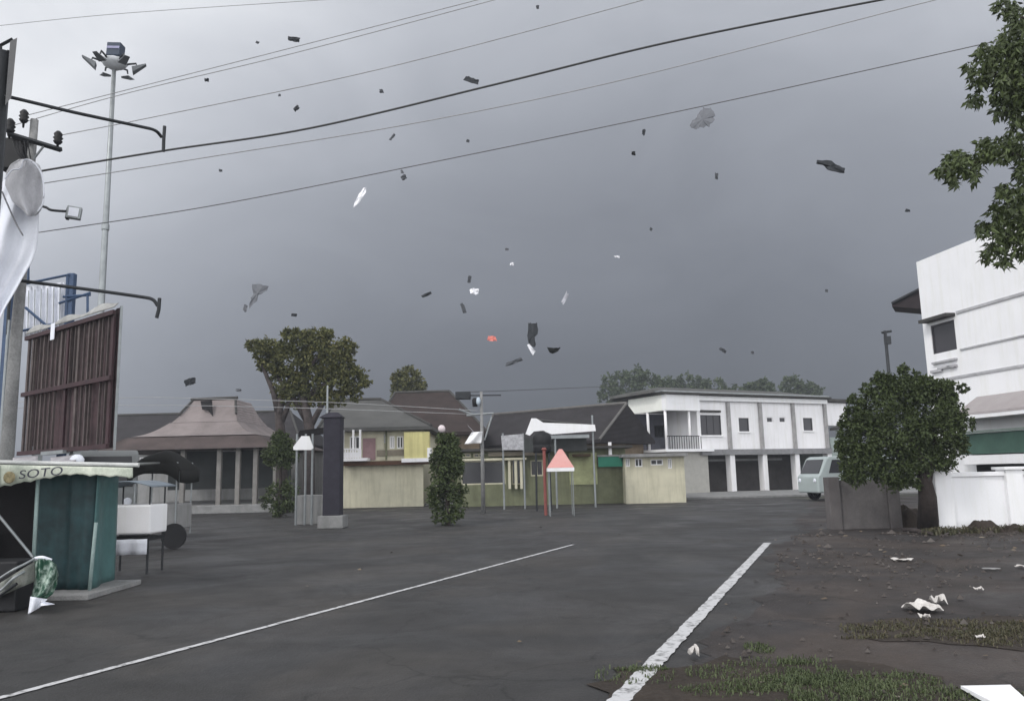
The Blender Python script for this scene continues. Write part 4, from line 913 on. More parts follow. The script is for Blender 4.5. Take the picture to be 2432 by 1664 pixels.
# transformer pole in the middle
Yx = 33.0; q = P(1146, 1100, Yx)
tp_ = thing('transformer_pole', 'pole with dark transformer box and white tarp hanging below in the middle', 'utility pole', V(q.x, Yx, 0))
mb = MB(); mb.tube([V(q.x, Yx, 0), V(q.x, Yx, P(1140, 930, Yx).z)], [.09, .06], 8); mb.build('shaft', concrete, tp_, smooth=True)
mb = MB(); mb.tube([V(q.x + .1, Yx, P(1150, 1045, Yx).z), P(1168, 990, Yx)], .035, 6); mb.tube([P(1108, 986, Yx), P(1172, 981, Yx)], .05, 6); mb.tube([P(1090, 972, Yx), P(1122, 984, Yx)], .05, 6); mb.build('crossarm', metal, tp_)
mb = MB(); mb.box(P(1100, 939, Yx), (.62, .4, .3)); mb.tube([P(1100, 939, Yx), P(1190, 938, Yx)], .03, 6); mb.build('transformer', dmetal, tp_, bevel=.03)
mb = MB(); mb.lathe(P(1136, 953, Yx - .1), [(.03, -.17), (.09, -.08), (.1, .05), (.05, .17)], 10); mb.build('lamp_glass', mat('pale blue glass', (.5, .58, .66), .3), tp_, smooth=True)
mb = MB(); mb.lathe(P(1128, 955, Yx - .05), [(.1, -.18), (.12, .1), (.06, .18)], 10); mb.build('lamp_shade', black, tp_, smooth=True)
wt = thing('white_tarp', 'white tarp slung from the transformer pole', 'tarp', P(1125, 1058, Yx - .3))
mb = MB(); mb.grid(lambda a, b: P(1122 - 17 * b + (26 + 14 * b) * a - 2, 1026 + 28 * b - 2 * a, Yx - .25 + .08 * math.sin(a * 7 + b * 3)), 12, 8, (0, .015, 0)); mb.build('cloth', white2, wt, smooth=True)
mb = MB(); mb.grid(lambda a, b: P(1110 + 14 * a + 3 * b, 1008 + 16 * a + 4 * b, Yx - .25), 5, 3, (0, .015, 0)); mb.build('loose_flap', clothw, wt, smooth=True)

# white canopy, water tank, low shops, red tent
Yw = 36.0
wc = thing('white_canopy', 'white sheet metal canopy with a peaked left end over the shops', 'canopy', V(P(1330, 1100, Yw).x, Yw, 0))
mb = MB(); mb.prism([P(1248, 1030, Yw), P(1262, 993, Yw), P(1274, 993, Yw), P(1290, 1003, Yw), P(1413, 1008, Yw), P(1415, 1023, Yw), P(1310, 1031, Yw), P(1290, 1022, Yw), P(1268, 1024, Yw), P(1258, 1034, Yw)], (0, .12, 0)); fixn(mb.build('fascia', white2, wc))
r1 = [P(1274, 994, Yw + .12), P(1413, 1009, Yw + .12), P(1412, 1009, Yw + 2.6), P(1278, 1000, Yw + 2.6)]
mb = MB(); mb.prism(r1, (0, 0, -.05)); fixn(mb.build('roof_sheet', roofgrey, wc))
mb = MB(); mb.prism([P(1190, 1034, Yw), P(1243, 1030, Yw), P(1244, 1068, Yw), P(1193, 1068, Yw)], (0, .05, 0)); fixn(mb.build('side_sheet', mat('mottled white sheet', (.5, .5, .53), .8, .35, 6), wc))
for px in (1195, 1244, 1320, 1411):
    x = P(px, 1080, Yw).x; mb = MB(); mb.tube([V(x, Yw + .2, 0), V(x, Yw + .2, P(px, 1028 if px != 1411 else 985, Yw).z)], .045, 7); mb.build('post', metal, wc)
fw = ffac(1244, 1415, Yw)
fbx(fw, wc, 'under_beam', (1300, 1032, 1400, 1040), -.3, -.1, metal)
fbx(fw, wc, 'painted_canopy_shade', (1246, 1036, 1400, 1070), -1.4, -1.3, mat('painted canopy shade', (.07, .075, .075), .8))  # dark sheet standing in for the shade under the canopy
Yo = 34.0; q = P(1288, 1075, Yo)
wk = thing('water_tank', 'black round plastic water tank in front of the white canopy', 'water tank', V(q.x, Yo, 0))
zb = P(1288, 1075, Yo).z
mb = MB(); mb.lathe((q.x, Yo, zb), [(.34, 0), (.4, .05), (.4, .3), (.385, .33), (.4, .36), (.4, .66), (.33, .8), (.12, .87), (.12, .92)], 18); mb.build('body', black, wk, smooth=True)
for dx in (-.3, .3):
    for dy in (-.3, .3): mb = MB(); mb.tube([V(q.x + dx, Yo + dy, 0), V(q.x + dx * .9, Yo + dy * .9, zb)], .04, 6); mb.build('leg', dmetal, wk)

Ys = 40.0; fsh = ffac(1080, 1486, Ys); sh = thing('shop_row', 'low olive and cream shop row under the white canopy', 'shops', fsh.pt(fsh.L / 2, 0))
holes = [fsh.rect(*r) for r in ((1092, 1076, 1118, 1086), (1124, 1076, 1150, 1086), (1215, 1090, 1240, 1150), (1095, 1094, 1200, 1150), (1260, 1092, 1290, 1130), (1380, 1084, 1410, 1110))]
_, zt = fsh.uz(1280, 1068)
mb = MB(); fsh.wall(mb, 0, fsh.L, 0, zt, holes, .2); fsh.box(mb, 0, .2, 0, zt, -5, -.203); fsh.box(mb, fsh.L - .2, fsh.L, 0, zt, -5, -.203); mb.build('wall', olive, sh)
mb = MB(); fsh.box(mb, -.3, fsh.L + .3, zt, zt + .12, -5.2, .5); mb.build('roof', roofdark, sh)
for h in holes: fsh.window(sh, h, cream, glass, .06, 1)
fbx(fsh, sh, 'cream_fascia', (1098, 1088, 1250, 1093), .01, .35, cream)
fbx(fsh, sh, 'upper_fascia', (1160, 1072, 1290, 1082), .01, .3, mat('taupe fascia', (.24, .21, .16), .85))
for px in (1210, 1225, 1238): fbx(fsh, sh, 'post', (px - 3, 1093, px + 3, 1160), .1, .28, cream)
fbx(fsh, sh, 'yellow_wall', (1352, 1075, 1418, 1150), .01, .06, mat('pale yellow green wall', (.38, .40, .22), .85))
fbx(fsh, sh, 'dark_awning', (1358, 1078, 1400, 1084), .07, .7, mat('brown awning', (.09, .06, .035), .8))
gsn = fbx(fsh, sh, 'green_board', (1419, 1084, 1476, 1108), .3, .38, greens)
fbx(fsh, sh, 'board_rim', (1417, 1080, 1478, 1084), .28, .42, concrete)
fbx(fsh, sh, 'white_post', (1444, 1050, 1451, 1082), .1, .3, white)
fsi = ffac(1484, 1625, 39.0); si = thing('cream_shop', 'low cream shopfront with small windows under the two storey building porch', 'shop', fsi.pt(fsi.L / 2, 0))
holes = [fsi.rect(*r) for r in ((1486, 1088, 1496, 1108), (1508, 1088, 1526, 1108), (1545, 1090, 1575, 1104), (1586, 1088, 1596, 1112))]
_, zt = fsi.uz(1560, 1084); mb = MB(); fsi.wall(mb, 0, fsi.L, 0, zt, holes, .2); fsi.box(mb, 0, .2, 0, zt, -4, -.203); fsi.box(mb, fsi.L - .2, fsi.L, 0, zt, -4, -.203); mb.build('wall', cream, si)
mb = MB(); fsi.box(mb, -.2, fsi.L + .1, zt, zt + .15, -4.2, .4); mb.build('roof', concrete, si)
for h in holes: fsi.window(si, h, white, glass, .05, 1)

Yu = 30.0; q = P(1330, 1100, Yu)
um = thing('market_tent', 'faded red and white pointed market tent among the shops', 'tent', V(q.x, Yu, 0))
ap = P(1331, 1066, Yu); zb = P(1331, 1110, Yu).z; hw = .48
mb = MB()
c4 = [V(q.x - hw, Yu - hw, zb), V(q.x + hw, Yu - hw, zb), V(q.x + hw, Yu + hw, zb), V(q.x - hw, Yu + hw, zb)]
top4 = [ap + V(dx * .06, dy * .06, 0) for dx, dy in ((-1, -1), (1, -1), (1, 1), (-1, 1))]
for k in range(4): mb.quadv([c4[k], c4[(k + 1) % 4], top4[(k + 1) % 4], top4[k]])
mb.quadv(top4); fixn(mb.build('canopy', mat('faded red canvas', (.55, .22, .2), .7, .2, 2, col2=(.6, .38, .36)), um))
mb = MB(); mb.box((q.x, Yu, zb - .07), (hw * 2.02, hw * 2.02, .13)); mb.build('valance', white2, um)
for dx in (-.43, .43):
    for dy in (-.43, .43): mb = MB(); mb.tube([V(q.x + dx, Yu + dy, 0), V(q.x + dx, Yu + dy, zb - .1)], .02, 6); mb.build('leg', metal, um)
mb = MB(); mb.tube([V(P(1293, 1100, 30.5).x, 30.5, 0), V(P(1293, 1100, 30.5).x, 30.5, P(1293, 1070, 30.5).z)], .06, 8); mb.lathe((P(1293, 1100, 30.5).x, 30.5, P(1293, 1070, 30.5).z), [(.06, 0), (.11, .05), (.06, .12)], 8)
tag(mb.build('red_post', mat('dull red post', (.25, .08, .07), .7), loc=V(P(1293, 1100, 30.5).x, 30.5, 0)), 'dull red post beside the red and white tent', 'post')
gl = thing('garden_lamp', 'pinkish white globe lamp on a dark post above the cone shaped shrub', 'lamp', V(P(1052, 1100, 27).x, 27, 0))
mb = MB(); mb.tube([V(P(1052, 1100, 27).x, 27, 0), P(1050, 1026, 27)], .03, 7); mb.build('post', dmetal, gl)
mb = MB(); mb.lathe(P(1049, 1018, 27), [(.03, -.13), (.1, -.09), (.13, 0), (.1, .09), (.03, .13)], 12, ax=V(-.3, 0, 1)); mb.build('globe', mat('pinkish globe', (.75, .66, .68), .4), gl, smooth=True)

# ------------------------------------------------------------------ white two storey building
P0 = V(P(1656, 1100, 50).x, 50, 0); du = V(.878, .479, 0).normalized()
Pw = P0 - du * 2.75; fwb = Fac((Pw.x, Pw.y), ((P0 + du * 11.8).x, (P0 + du * 11.8).y))
wb = thing('two_storey_building', 'white two storey building with flat dark roof edge and a corner porch', 'building', fwb.pt(fwb.L / 2, 0))
uw, _ = fwb.uz(1656, 1000); ue = fwb.L; _, zt = fwb.uz(1750, 942); _, zs = fwb.uz(1800, 1066); _, zs0 = fwb.uz(1800, 1079)
holes = [fwb.rect(*r) for r in ((1664, 985, 1713, 1033), (1755, 992, 1779, 1024), (1821, 990, 1836, 1003), (1851, 990, 1866, 1003), (1908, 992, 1930, 1022))]
mb = MB(); fwb.wall(mb, uw, ue, zs, zt, holes, .25); fwb.box(mb, ue - .25, ue, zs, zt, -8, -.253); fwb.box(mb, uw, uw + .25, zs, zt, -8, -.253); mb.build('upper_wall', white, wb)
for i, h in enumerate(holes): fwb.window(wb, h, white if i in (2, 3) else glass2, glass2, .05, 0 if i else 2, 0, .1)
fbx(fwb, wb, 'lintel', (1662, 974, 1709, 979), .005, .12, roofdark)
for i, h in enumerate(holes):
    if i in (0, 1, 4): mb = MB(); fwb.box(mb, h[0] - .08, h[1] + .08, h[2] - .1, h[2] - .02, .003, .1); mb.build('window_sill', white2, wb)
for px in (1729, 1805, 1883, 1959):
    u, _ = fwb.uz(px, 1005); mb = MB(); fwb.box(mb, u - .12, u + .12, zs + .02, fwb.uz(px, 955)[1], .003, .16); mb.build('pilaster', mat('grey pilaster', (.36, .35, .35), .9) if px == 1729 else bpy.data.materials['grey pilaster'], wb)
mb = MB(); fwb.box(mb, uw, ue + .02, zt - .32, zt - .02, .18, .24); mb.build('cornice', white2, wb)
mb = MB(); fwb.box(mb, uw - 2.95, ue + .1, zt + .02, zt + .12, -5.2, .55); mb.build('roof_edge', roofdark, wb)
mb = MB(); fwb.box(mb, uw - 3.0, ue + .05, zt + .14, zt + .22, -5.2, .4); mb.build('roof_flashing', metal, wb)
r = hip(fwb, -.3, ue - .2, zt + .30, zt + .75, 2.0, ue - 2, 5, -.3); r.build('upper_roof', roofgrey, wb)
mb = MB(); fwb.box(mb, uw, ue + .05, zs0, zs, -8, .3); mb.build('floor_slab', mat('grey slab', (.25, .25, .26), .9), wb)
for px in (1735, 1812, 1889, 1966):
    u, _ = fwb.uz(px, 1090); mb = MB(); fwb.box(mb, u - .2, u + .2, 0, zs0, -.25, .2); mb.build('column', white, wb, bevel=.02)
mb = MB(); fwb.box(mb, uw, ue, 0, zs0, -3.2, -3); mb.build('ground_floor_wall', mat('ground floor wall with painted shade', (.10, .09, .09), .9, .3, 1), wb)  # wall colour darkened to stand for shade in the ground floor recess
fbx(fwb, wb, 'cross_beam', (1690, 1088, 1885, 1093), -1.2, -1.0, greyw)
# porch
fl_, fz = fwb, None
u15, _ = fwb.uz(1575, 1000)
zf0 = fwb.uz(1610, 975)[1]; zft = fwb.uz(1610, 938)[1]
mb = MB(); fwb.box(mb, u15, uw, zf0, zft, -.05, .32); mb.build('porch_fascia', white2, wb)
mb = MB(); fwb.box(mb, u15, u15 + .25, zf0 + .002, zft - .002, -3.4, -.053); mb.build('porch_side_fascia', mat('cream white fascia', (.82, .83, .78), .8, .05), wb)
mb = MB(); fwb.box(mb, u15 + .3, uw - .02, zf0 + .1, zf0 + .2, -3.4, -.1); mb.build('porch_ceiling', greyw, wb)
mb = MB(); fwb.box(mb, u15 - .3, uw + .8, zs - .12, zs + .04, -3.4, .5); mb.build('balcony_slab', white2, wb)
mb = MB(); fwb.box(mb, u15 + .1, uw + .6, 0, zs - .14, -3.4, .1); mb.build('lower_corner_wall', mat('lower corner wall', (.42, .41, .38), .9, .1), wb)
for (uu, dd) in ((u15 + .1, .1), (uw - .75, .1), (u15 + .1, -3.2), (u15 + .1, -1.6)):
    mb = MB(); mb.tube([fwb.pt(uu, zs + .04, dd), fwb.pt(uu, zf0, dd)], .085, 10); mb.build('porch_column', white, wb, smooth=True)
holes = [(u15 + .9, u15 + 1.3, zs + .3, zf0 - .7), (u15 + 1.6, uw - .3, zs + .9, zf0 - .7)]
mb = MB(); sub = Fac((fwb.pt(0, 0, -2.9).x, fwb.pt(0, 0, -2.9).y), (fwb.pt(fwb.L, 0, -2.9).x, fwb.pt(fwb.L, 0, -2.9).y))
sub.wall(mb, u15 - .6, uw, zs + .04, zf0, holes, .2); mb.build('porch_back_wall', mat('porch wall with painted shade', (.09, .09, .11), .9), wb)  # dark wall colour carries the shade inside the porch
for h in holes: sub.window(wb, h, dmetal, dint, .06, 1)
mb = MB()
for k in range(14): fwb.box(mb, u15 + .15 + k * .19, u15 + .18 + k * .19, zs + .04, zs + .8, .3, .33)
fwb.box(mb, u15, uw - .2, zs + .8, zs + .85, .28, .35); mb.build('balcony_railing', dmetal, wb)
# right set-back wing
fx = Fac((fwb.pt(ue + .27, 0, -.1).x, fwb.pt(ue + .27, 0, -.1).y), (fwb.pt(ue + 3.2, 0, -.1).x, fwb.pt(ue + 3.2, 0, -.1).y))
mb = MB(); mb.prism([fx.pt(0, fx.uz(1970, 1010)[1]), fx.pt(0, zt - .2), fx.pt(2.0, zt - .2), fx.pt(1.9, zt - 1.2), fx.pt(1.4, zt - 1.8)], -fx.n * 4); fixn(mb.build('side_wing', white, wb))
mb = MB(); mb.prism([fx.pt(.1, zt - 2.15, .05), fx.pt(.1, zt - 1.98, .05), fx.pt(2.3, zt - 1.35, .05), fx.pt(2.3, zt - 1.55, .05)], fx.n * .6); fixn(mb.build('side_awning', roofdark, wb))
mb = MB(); fx.box(mb, .1, 1.7, 0, zt - 2.6, -3, 0); mb.build('side_lean_to', mat('pale green lean to', (.36, .42, .40), .85, .2), wb)
mb = MB(); fx.box(mb, -.2, 3.2, zt - .15, zt + .05, -5, .3); mb.build('side_roof', roofdark, wb)

# ------------------------------------------------------------------ white building on the right
rc = P(2205, 905, 32); dvec = V(.15, -1, 0).normalized()
fr = Fac((rc.x, rc.y), ((rc + dvec * 14).x, (rc + dvec * 14).y))
rbld = thing('tall_white_building', 'tall blank white building with one dark window at the right edge', 'building', fr.pt(3, 0))
zz_ = lambda py: fr.uz(2350, py)[1]
zt = fr.uz(2178, 622)[1]; hw = fr.rect(2212, 765, 2270, 836)
mb = MB(); fr.wall(mb, 0, fr.L, 0, zt, [hw], .3); fr.box(mb, 0, .3, 0, zt - .01, -10, -.303); mb.build('wall', white2, rbld)
fr.window(rbld, hw, glass2, glass2, .06, 0, 0, .1)
trim = mat('grey trim line', (.45, .45, .47), .85)
mb = MB(); fr.box(mb, hw[0] - .15, hw[1] + .1, hw[3] + .12, hw[3] + .24, .003, .4); mb.build('window_hood', roofdark, rbld)
for py, th_ in ((720, .1), (815, .06), (882, .09)):
    z = zz_(py); mb = MB(); fr.box(mb, hw[1] + .2 if py < 880 else .4, fr.L, z - th_ / 2, z + th_ / 2, .003, .05); mb.build('trim', trim, rbld)
for (a_, b_, c_, d_) in ((2218, 856, 2275, 860), (2215, 878, 2240, 884), (2232, 870, 2262, 875), (2255, 866, 2275, 872)):
    ua, ub, za, zb = fr.rect(a_, b_, c_, d_); mb = MB(); fr.box(mb, ua, ub, za, max(zb, za + .08), .003, .12); mb.build('ledge', trim, rbld)
mb = MB(); z1_ = zz_(938); z0_ = zz_(987)
mb.prism([fr.pt(2.6, z1_, .01), fr.pt(2.6, z1_ - .05, .01), fr.pt(2.6, z0_ + .02, 1.0), fr.pt(2.6, z0_ + .1, 1.0)], fr.u * 11); fixn(mb.build('sloping_awning', mat('pinkish grey awning', (.36, .335, .335), .7, .15, .8, col2=(.27, .24, .24)), rbld))
mb = MB(); fr.box(mb, 2.0, fr.L, z0_ - .12, z0_, .003, 1.1); mb.build('awning_gutter', white2, rbld)
mb = MB(); fr.box(mb, 2.0, fr.L, zz_(1077), zz_(1028), .003, .5); mb.build('green_band', greenp, rbld)
mb = MB(); fr.box(mb, 2.2, fr.L, zz_(1026) - .02, zz_(1022), .52, .6); mb.build('green_band_rail', mat('pale green rail', (.3, .36, .33), .7), rbld)
mb = MB(); fr.box(mb, 2.3, fr.L, zz_(1101), zz_(1080), .003, .6); mb.build('lower_band', white2, rbld)
mb = MB(); fr.box(mb, 2.3, fr.L, 0.02, zz_(1103), .003, .1); mb.build('dark_base', dint, rbld)
e = P(2118, 722, 34); r_ = P(2192, 684, 34); ez = P(2120, 728, 34).z
mb = MB(); mb.prism([e, V(e.x, 34, e.z - .1), V(r_.x, 34, P(2190, 728, 34).z - .12), r_], (.75, 1.3, 0)); fixn(mb.build('rear_roof_eave', mat('dark eave', (.045, .035, .038), .8), rbld))
mb = MB(); mb.tube([e + V(0, -.04, .03), r_ + V(0, -.04, .03)], .07, 5); mb.build('eave_board', dmetal, rbld)

# distant pole
qp = V(P(2122, 1000, 45).x, 45, 0)
dp = thing('distant_pole', 'distant utility pole with a short crossarm above the round tree', 'utility pole', qp)
zt = P(2108, 785, 45).z
mb = MB(); mb.tube([qp, V(qp.x, 45, zt)], [.13, .085], 9); mb.build('shaft', dmetal, dp, smooth=True)
mb = MB(); mb.tube([P(2094, 790, 45), P(2117, 786, 45)], .07, 5); mb.build('crossarm', dmetal, dp)
mb = MB(); mb.box(V(qp.x + .1, 45, P(2110, 808, 45).z), (.3, .25, .45)); mb.build('switch_box', dmetal, dp)

# ------------------------------------------------------------------ white boundary wall and neighbours
gA = G(2231, 1264); gB = V(gA.x + 7, gA.y + .1, 0)
fe = Fac((gA.x, gA.y), (gB.x, gB.y))
bw = thing('boundary_wall', 'bright white boundary wall with capped pillars at the right edge', 'wall', fe.pt(2, 0))
_, zp = fe.uz(2228, 1112); _, zc_ = fe.uz(2300, 1121)
for i, u in enumerate((.22, fe.uz(2412, 1150)[0], fe.uz(2412, 1150)[0] * 2 - .22, fe.uz(2412, 1150)[0] * 3 - .44)):
    mb = MB(); fe.box(mb, u - .2, u + .2, 0, zp - .07, -.4, 0); p_ = mb.build('pillar', white2, bw, bevel=.01)
    mb = MB(); fe.box(mb, u - .26, u + .26, zp - .068, zp, -.46, .06); mb.build('cap', white2, p_, bevel=.012)
mb = MB(); fe.box(mb, .421, fe.L, 0, zc_ - .1, -.28, -.12); mb.build('panel', white2, bw)
mb = MB(); fe.box(mb, .421, fe.L, zc_ - .098, zc_, -.34, -.05); mb.build('coping', white2, bw, bevel=.01)
fg = Fac((G(2095, 1262).x, gA.y + 1.6), (gA.x - .1, gA.y + 1.6))
gw = thing('grey_wall', 'weathered grey wall section behind the round tree trunk', 'wall', fg.pt(1, 0))
mb = MB(); fg.box(mb, -.6, fg.L - .3, 0, fg.uz(2160, 1136)[1], -.2, 0); mb.build('panel', mat('weathered grey render', (.14, .13, .13), .9, .3, 1.6), gw)
for u in (-.7, fg.L - .15): mb = MB(); fg.box(mb, u - .14, u + .14, 0, fg.uz(2160, 1128)[1], -.25, .08); mb.build('pillar', mat('grey pillar %d' % (u > 0), (.12, .11, .11), .9), gw, bevel=.01)
# soil mound and rubble at the wall
def mound(name, lab, c, rx_, ry_, h_, seed, m=soil, cat='mound'):
    rnd = random.Random(seed); ph = [rnd.random() * 6 for _ in range(6)]
    def fn(a, b):
        r_ = b; an = a * 2 * math.pi; k = 1 + .12 * math.sin(3 * an + ph[0]) + .08 * math.sin(7 * an + ph[1])
        z = h_ * (1 - r_ * r_) * (1 + .25 * math.sin(5 * an + ph[2]) * r_ + .12 * math.sin(11 * r_ + ph[3]))
        return V(c.x + rx_ * r_ * k * math.cos(an), c.y + ry_ * r_ * k * math.sin(an), max(z, -.02) + .004)
    mb = MB(); mb.grid(fn, 40, 10); return tag(mb.build(name, m, loc=V(c.x, c.y, 0), smooth=True), lab, cat)
mc = G(2322, 1262); mound('soil_mound', 'dark mound of soil piled against the white wall', V(mc.x, gA.y - .25, 0), .42, .3, .26, 3)
mc = G(2412, 1262); mound('soil_mound', 'small low soil heap at the foot of the second wall pillar', V(mc.x, gA.y - .25, 0), .3, .2, .16, 4)
mc = G(2150, 1250); mound('rubble_heap', 'dark heap of rubble left of the round tree trunk', V(mc.x, mc.y, 0), .65, .4, .5, 6, soil, 'rubble')
def log(lab, a, b, r_, m, name='log'):
    mb = MB(); mb.tube([a, a.lerp(b, .5) + V(0, 0, .02), b], [r_, r_ * .9, r_ * .6], 8); tag(mb.build(name, m, loc=a), lab, 'log')
log('pale fallen branch lying in front of the rubble heap', G(2148, 1262) + V(0, 0, .05), G(2214, 1272) + V(0, 0, .05), .05, barkp, 'fallen_branch')
log('short fallen stick at the corner of the white wall', G(2240, 1276) + V(0, 0, .03), G(2268, 1264) + V(0, 0, .03), .025, barkp, 'fallen_branch')

# ------------------------------------------------------------------ things lying on the ground
def scrap_ground(lab, px, py, wpx, dpx, hgt, m, seed, name='crumpled_sheet', cat='debris'):
    rnd = random.Random(seed); c = G(px, py); sc = c.y / F; w = wpx * sc; d = dpx * sc * c.y / 1.6 * .55
    ph = [rnd.random() * 6 for _ in range(6)]; rz = rnd.uniform(-.25, .25)
    def fn(a, b):
        x = (a - .5) * w * (1 - .35 * abs(b - .5) * (1 + math.sin(ph[4] + 4 * a))); y = (b - .5) * d * (1 - .4 * a * (ph[5] > 3))
        z = .03 + hgt * (.5 + .5 * math.sin(a * 5 + ph[0]) * math.cos(b * 4 + ph[1])) + hgt * .3 * math.sin(a * 13 + b * 7 + ph[2])
        return V(c.x + x * math.cos(rz) - y * math.sin(rz), c.y + x * math.sin(rz) + y * math.cos(rz), max(z, .02))
    mb = MB(); mb.grid(fn, 16, 10, (0, 0, .006)); return tag(mb.build(name, m, loc=V(c.x, c.y, 0), smooth=False), lab, cat)
dw = mat('dirty white plastic', (.62, .6, .58), .7, .15, 6, col2=(.38, .35, .33))
scrap_ground('crumpled white sheet lying on the dark lot', 2192, 1452, 76, 24, .065, dw, 1)
scrap_ground('white torn flap just right of the crumpled sheet', 2228, 1436, 30, 12, .07, dw, 12)
scrap_ground('small pale scrap just below the crumpled white sheet', 2195, 1472, 26, 4, .03, dw, 13)
scrap_ground('small white block shaped scrap in the middle of the lot', 2327, 1406, 20, 5, .03, dw, 2)
scrap_ground('flat pale strip lying far on the lot beside the road', 2145, 1333, 46, 8, .02, dw, 5)
scrap_ground('thin grey strip on the lot below the white wall', 2355, 1355, 40, 4, .01, greyw, 7)
scrap_ground('pale scrap at the right edge of the lot', 2425, 1350, 22, 5, .02, dw, 8)
scrap_ground('tiny white scrap in the weeds', 2330, 1522, 22, 5, .02, dw, 9)
scrap_ground('pale scrap on the verge grass near the road edge line', 1650, 1562, 22, 14, .06, dw, 10)
c = G(2350, 1640)
mb = MB(); mb.prism([G(2282, 1634, .03), G(2400, 1632, .12), G(2440, 1668, .1), G(2450, 1720, .06), G(2340, 1668, .03)], (0, 0, .02)); fixn(tag(mb.build('fallen_board', white2, loc=G(2350, 1650)), 'large flat white board lying at the bottom right corner', 'board'))

# ------------------------------------------------------------------ debris flying in the storm
GRP = 'pieces of debris flying in the storm'
dk = mat('dark roofing scrap', (.03, .034, .04), .7, .3, 4); gy = mat('grey scrap', (.075, .08, .09), .8, .2, 4); lg = mat('light grey scrap', (.13, .135, .15), .8, .15, 4)
wh = mat('white scrap', (.8, .8, .84), .6, .1, 4); rd = mat('red scrap', (.75, .24, .2), .6, .2, 4); dkb = mat('black scrap', (.008, .01, .01), .7, .2, 4)
def fly(lab, pts, Yd, m, seed=0, name='flying_scrap', th=.02, bend=.1):
    rnd = random.Random(seed + len(lab)); sz = max(max(p[0] for p in pts) - min(p[0] for p in pts), max(p[1] for p in pts) - min(p[1] for p in pts)); q_ = []
    ar_ = abs(sum(pts[k][0] * pts[(k + 1) % len(pts)][1] - pts[(k + 1) % len(pts)][0] * pts[k][1] for k in range(len(pts)))) / 2; jt = .055 * ar_ / sz
    for k in range(len(pts)):
        a, b = pts[k], pts[(k + 1) % len(pts)]
        for j in range(3): f = j / 3; q_.append((a[0] + (b[0] - a[0]) * f + rnd.gauss(0, jt), a[1] + (b[1] - a[1]) * f + rnd.gauss(0, jt)))
    pts = q_; n = len(pts); cx_ = sum(p[0] for p in pts) / n; cy_ = sum(p[1] for p in pts) / n
    tx, ty = rnd.uniform(-.4, .4), rnd.uniform(-.4, .4); s_ = Yd / F
    mb = MB(); ps = [P(p[0], p[1], Yd + ((p[0] - cx_) * tx + (p[1] - cy_) * ty + 2.2 * math.sin(k * 1.1 + seed)) * s_) for k, p in enumerate(pts)]
    cen = P(cx_, cy_, Yd - bend * s_ * 10); dv = V(rnd.uniform(-.3, .3), 1, rnd.uniform(-.3, .3)).normalized() * th
    i = 0; mb.v = [cen] + ps + [cen + dv] + [p + dv for p in ps]
    for k in range(n):
        k2 = (k + 1) % n; mb.f += [(0, 1 + k, 1 + k2), (n + 1, n + 2 + k2, n + 2 + k), (1 + k2, 1 + k, n + 2 + k, n + 2 + k2)]
    return tag(fixn(mb.build(name, m, loc=cen)), lab, 'debris', GRP)
def bar(px, py, w, h, ang, rag=.2, seed=0, n=8):
    rnd = random.Random(seed); a = R(ang); o_ = []
    base = [(-.5, -.5), (-.15, -.5), (.2, -.5), (.5, -.4), (.5, .5), (.1, .5), (-.2, .45), (-.5, .4)]
    for x, y in base:
        x = x * w * (1 + rnd.uniform(-rag, rag)); y = y * h * (1 + rnd.uniform(-rag, rag))
        o_.append((px + x * math.cos(a) - y * math.sin(a), py + x * math.sin(a) + y * math.cos(a)))
    return o_
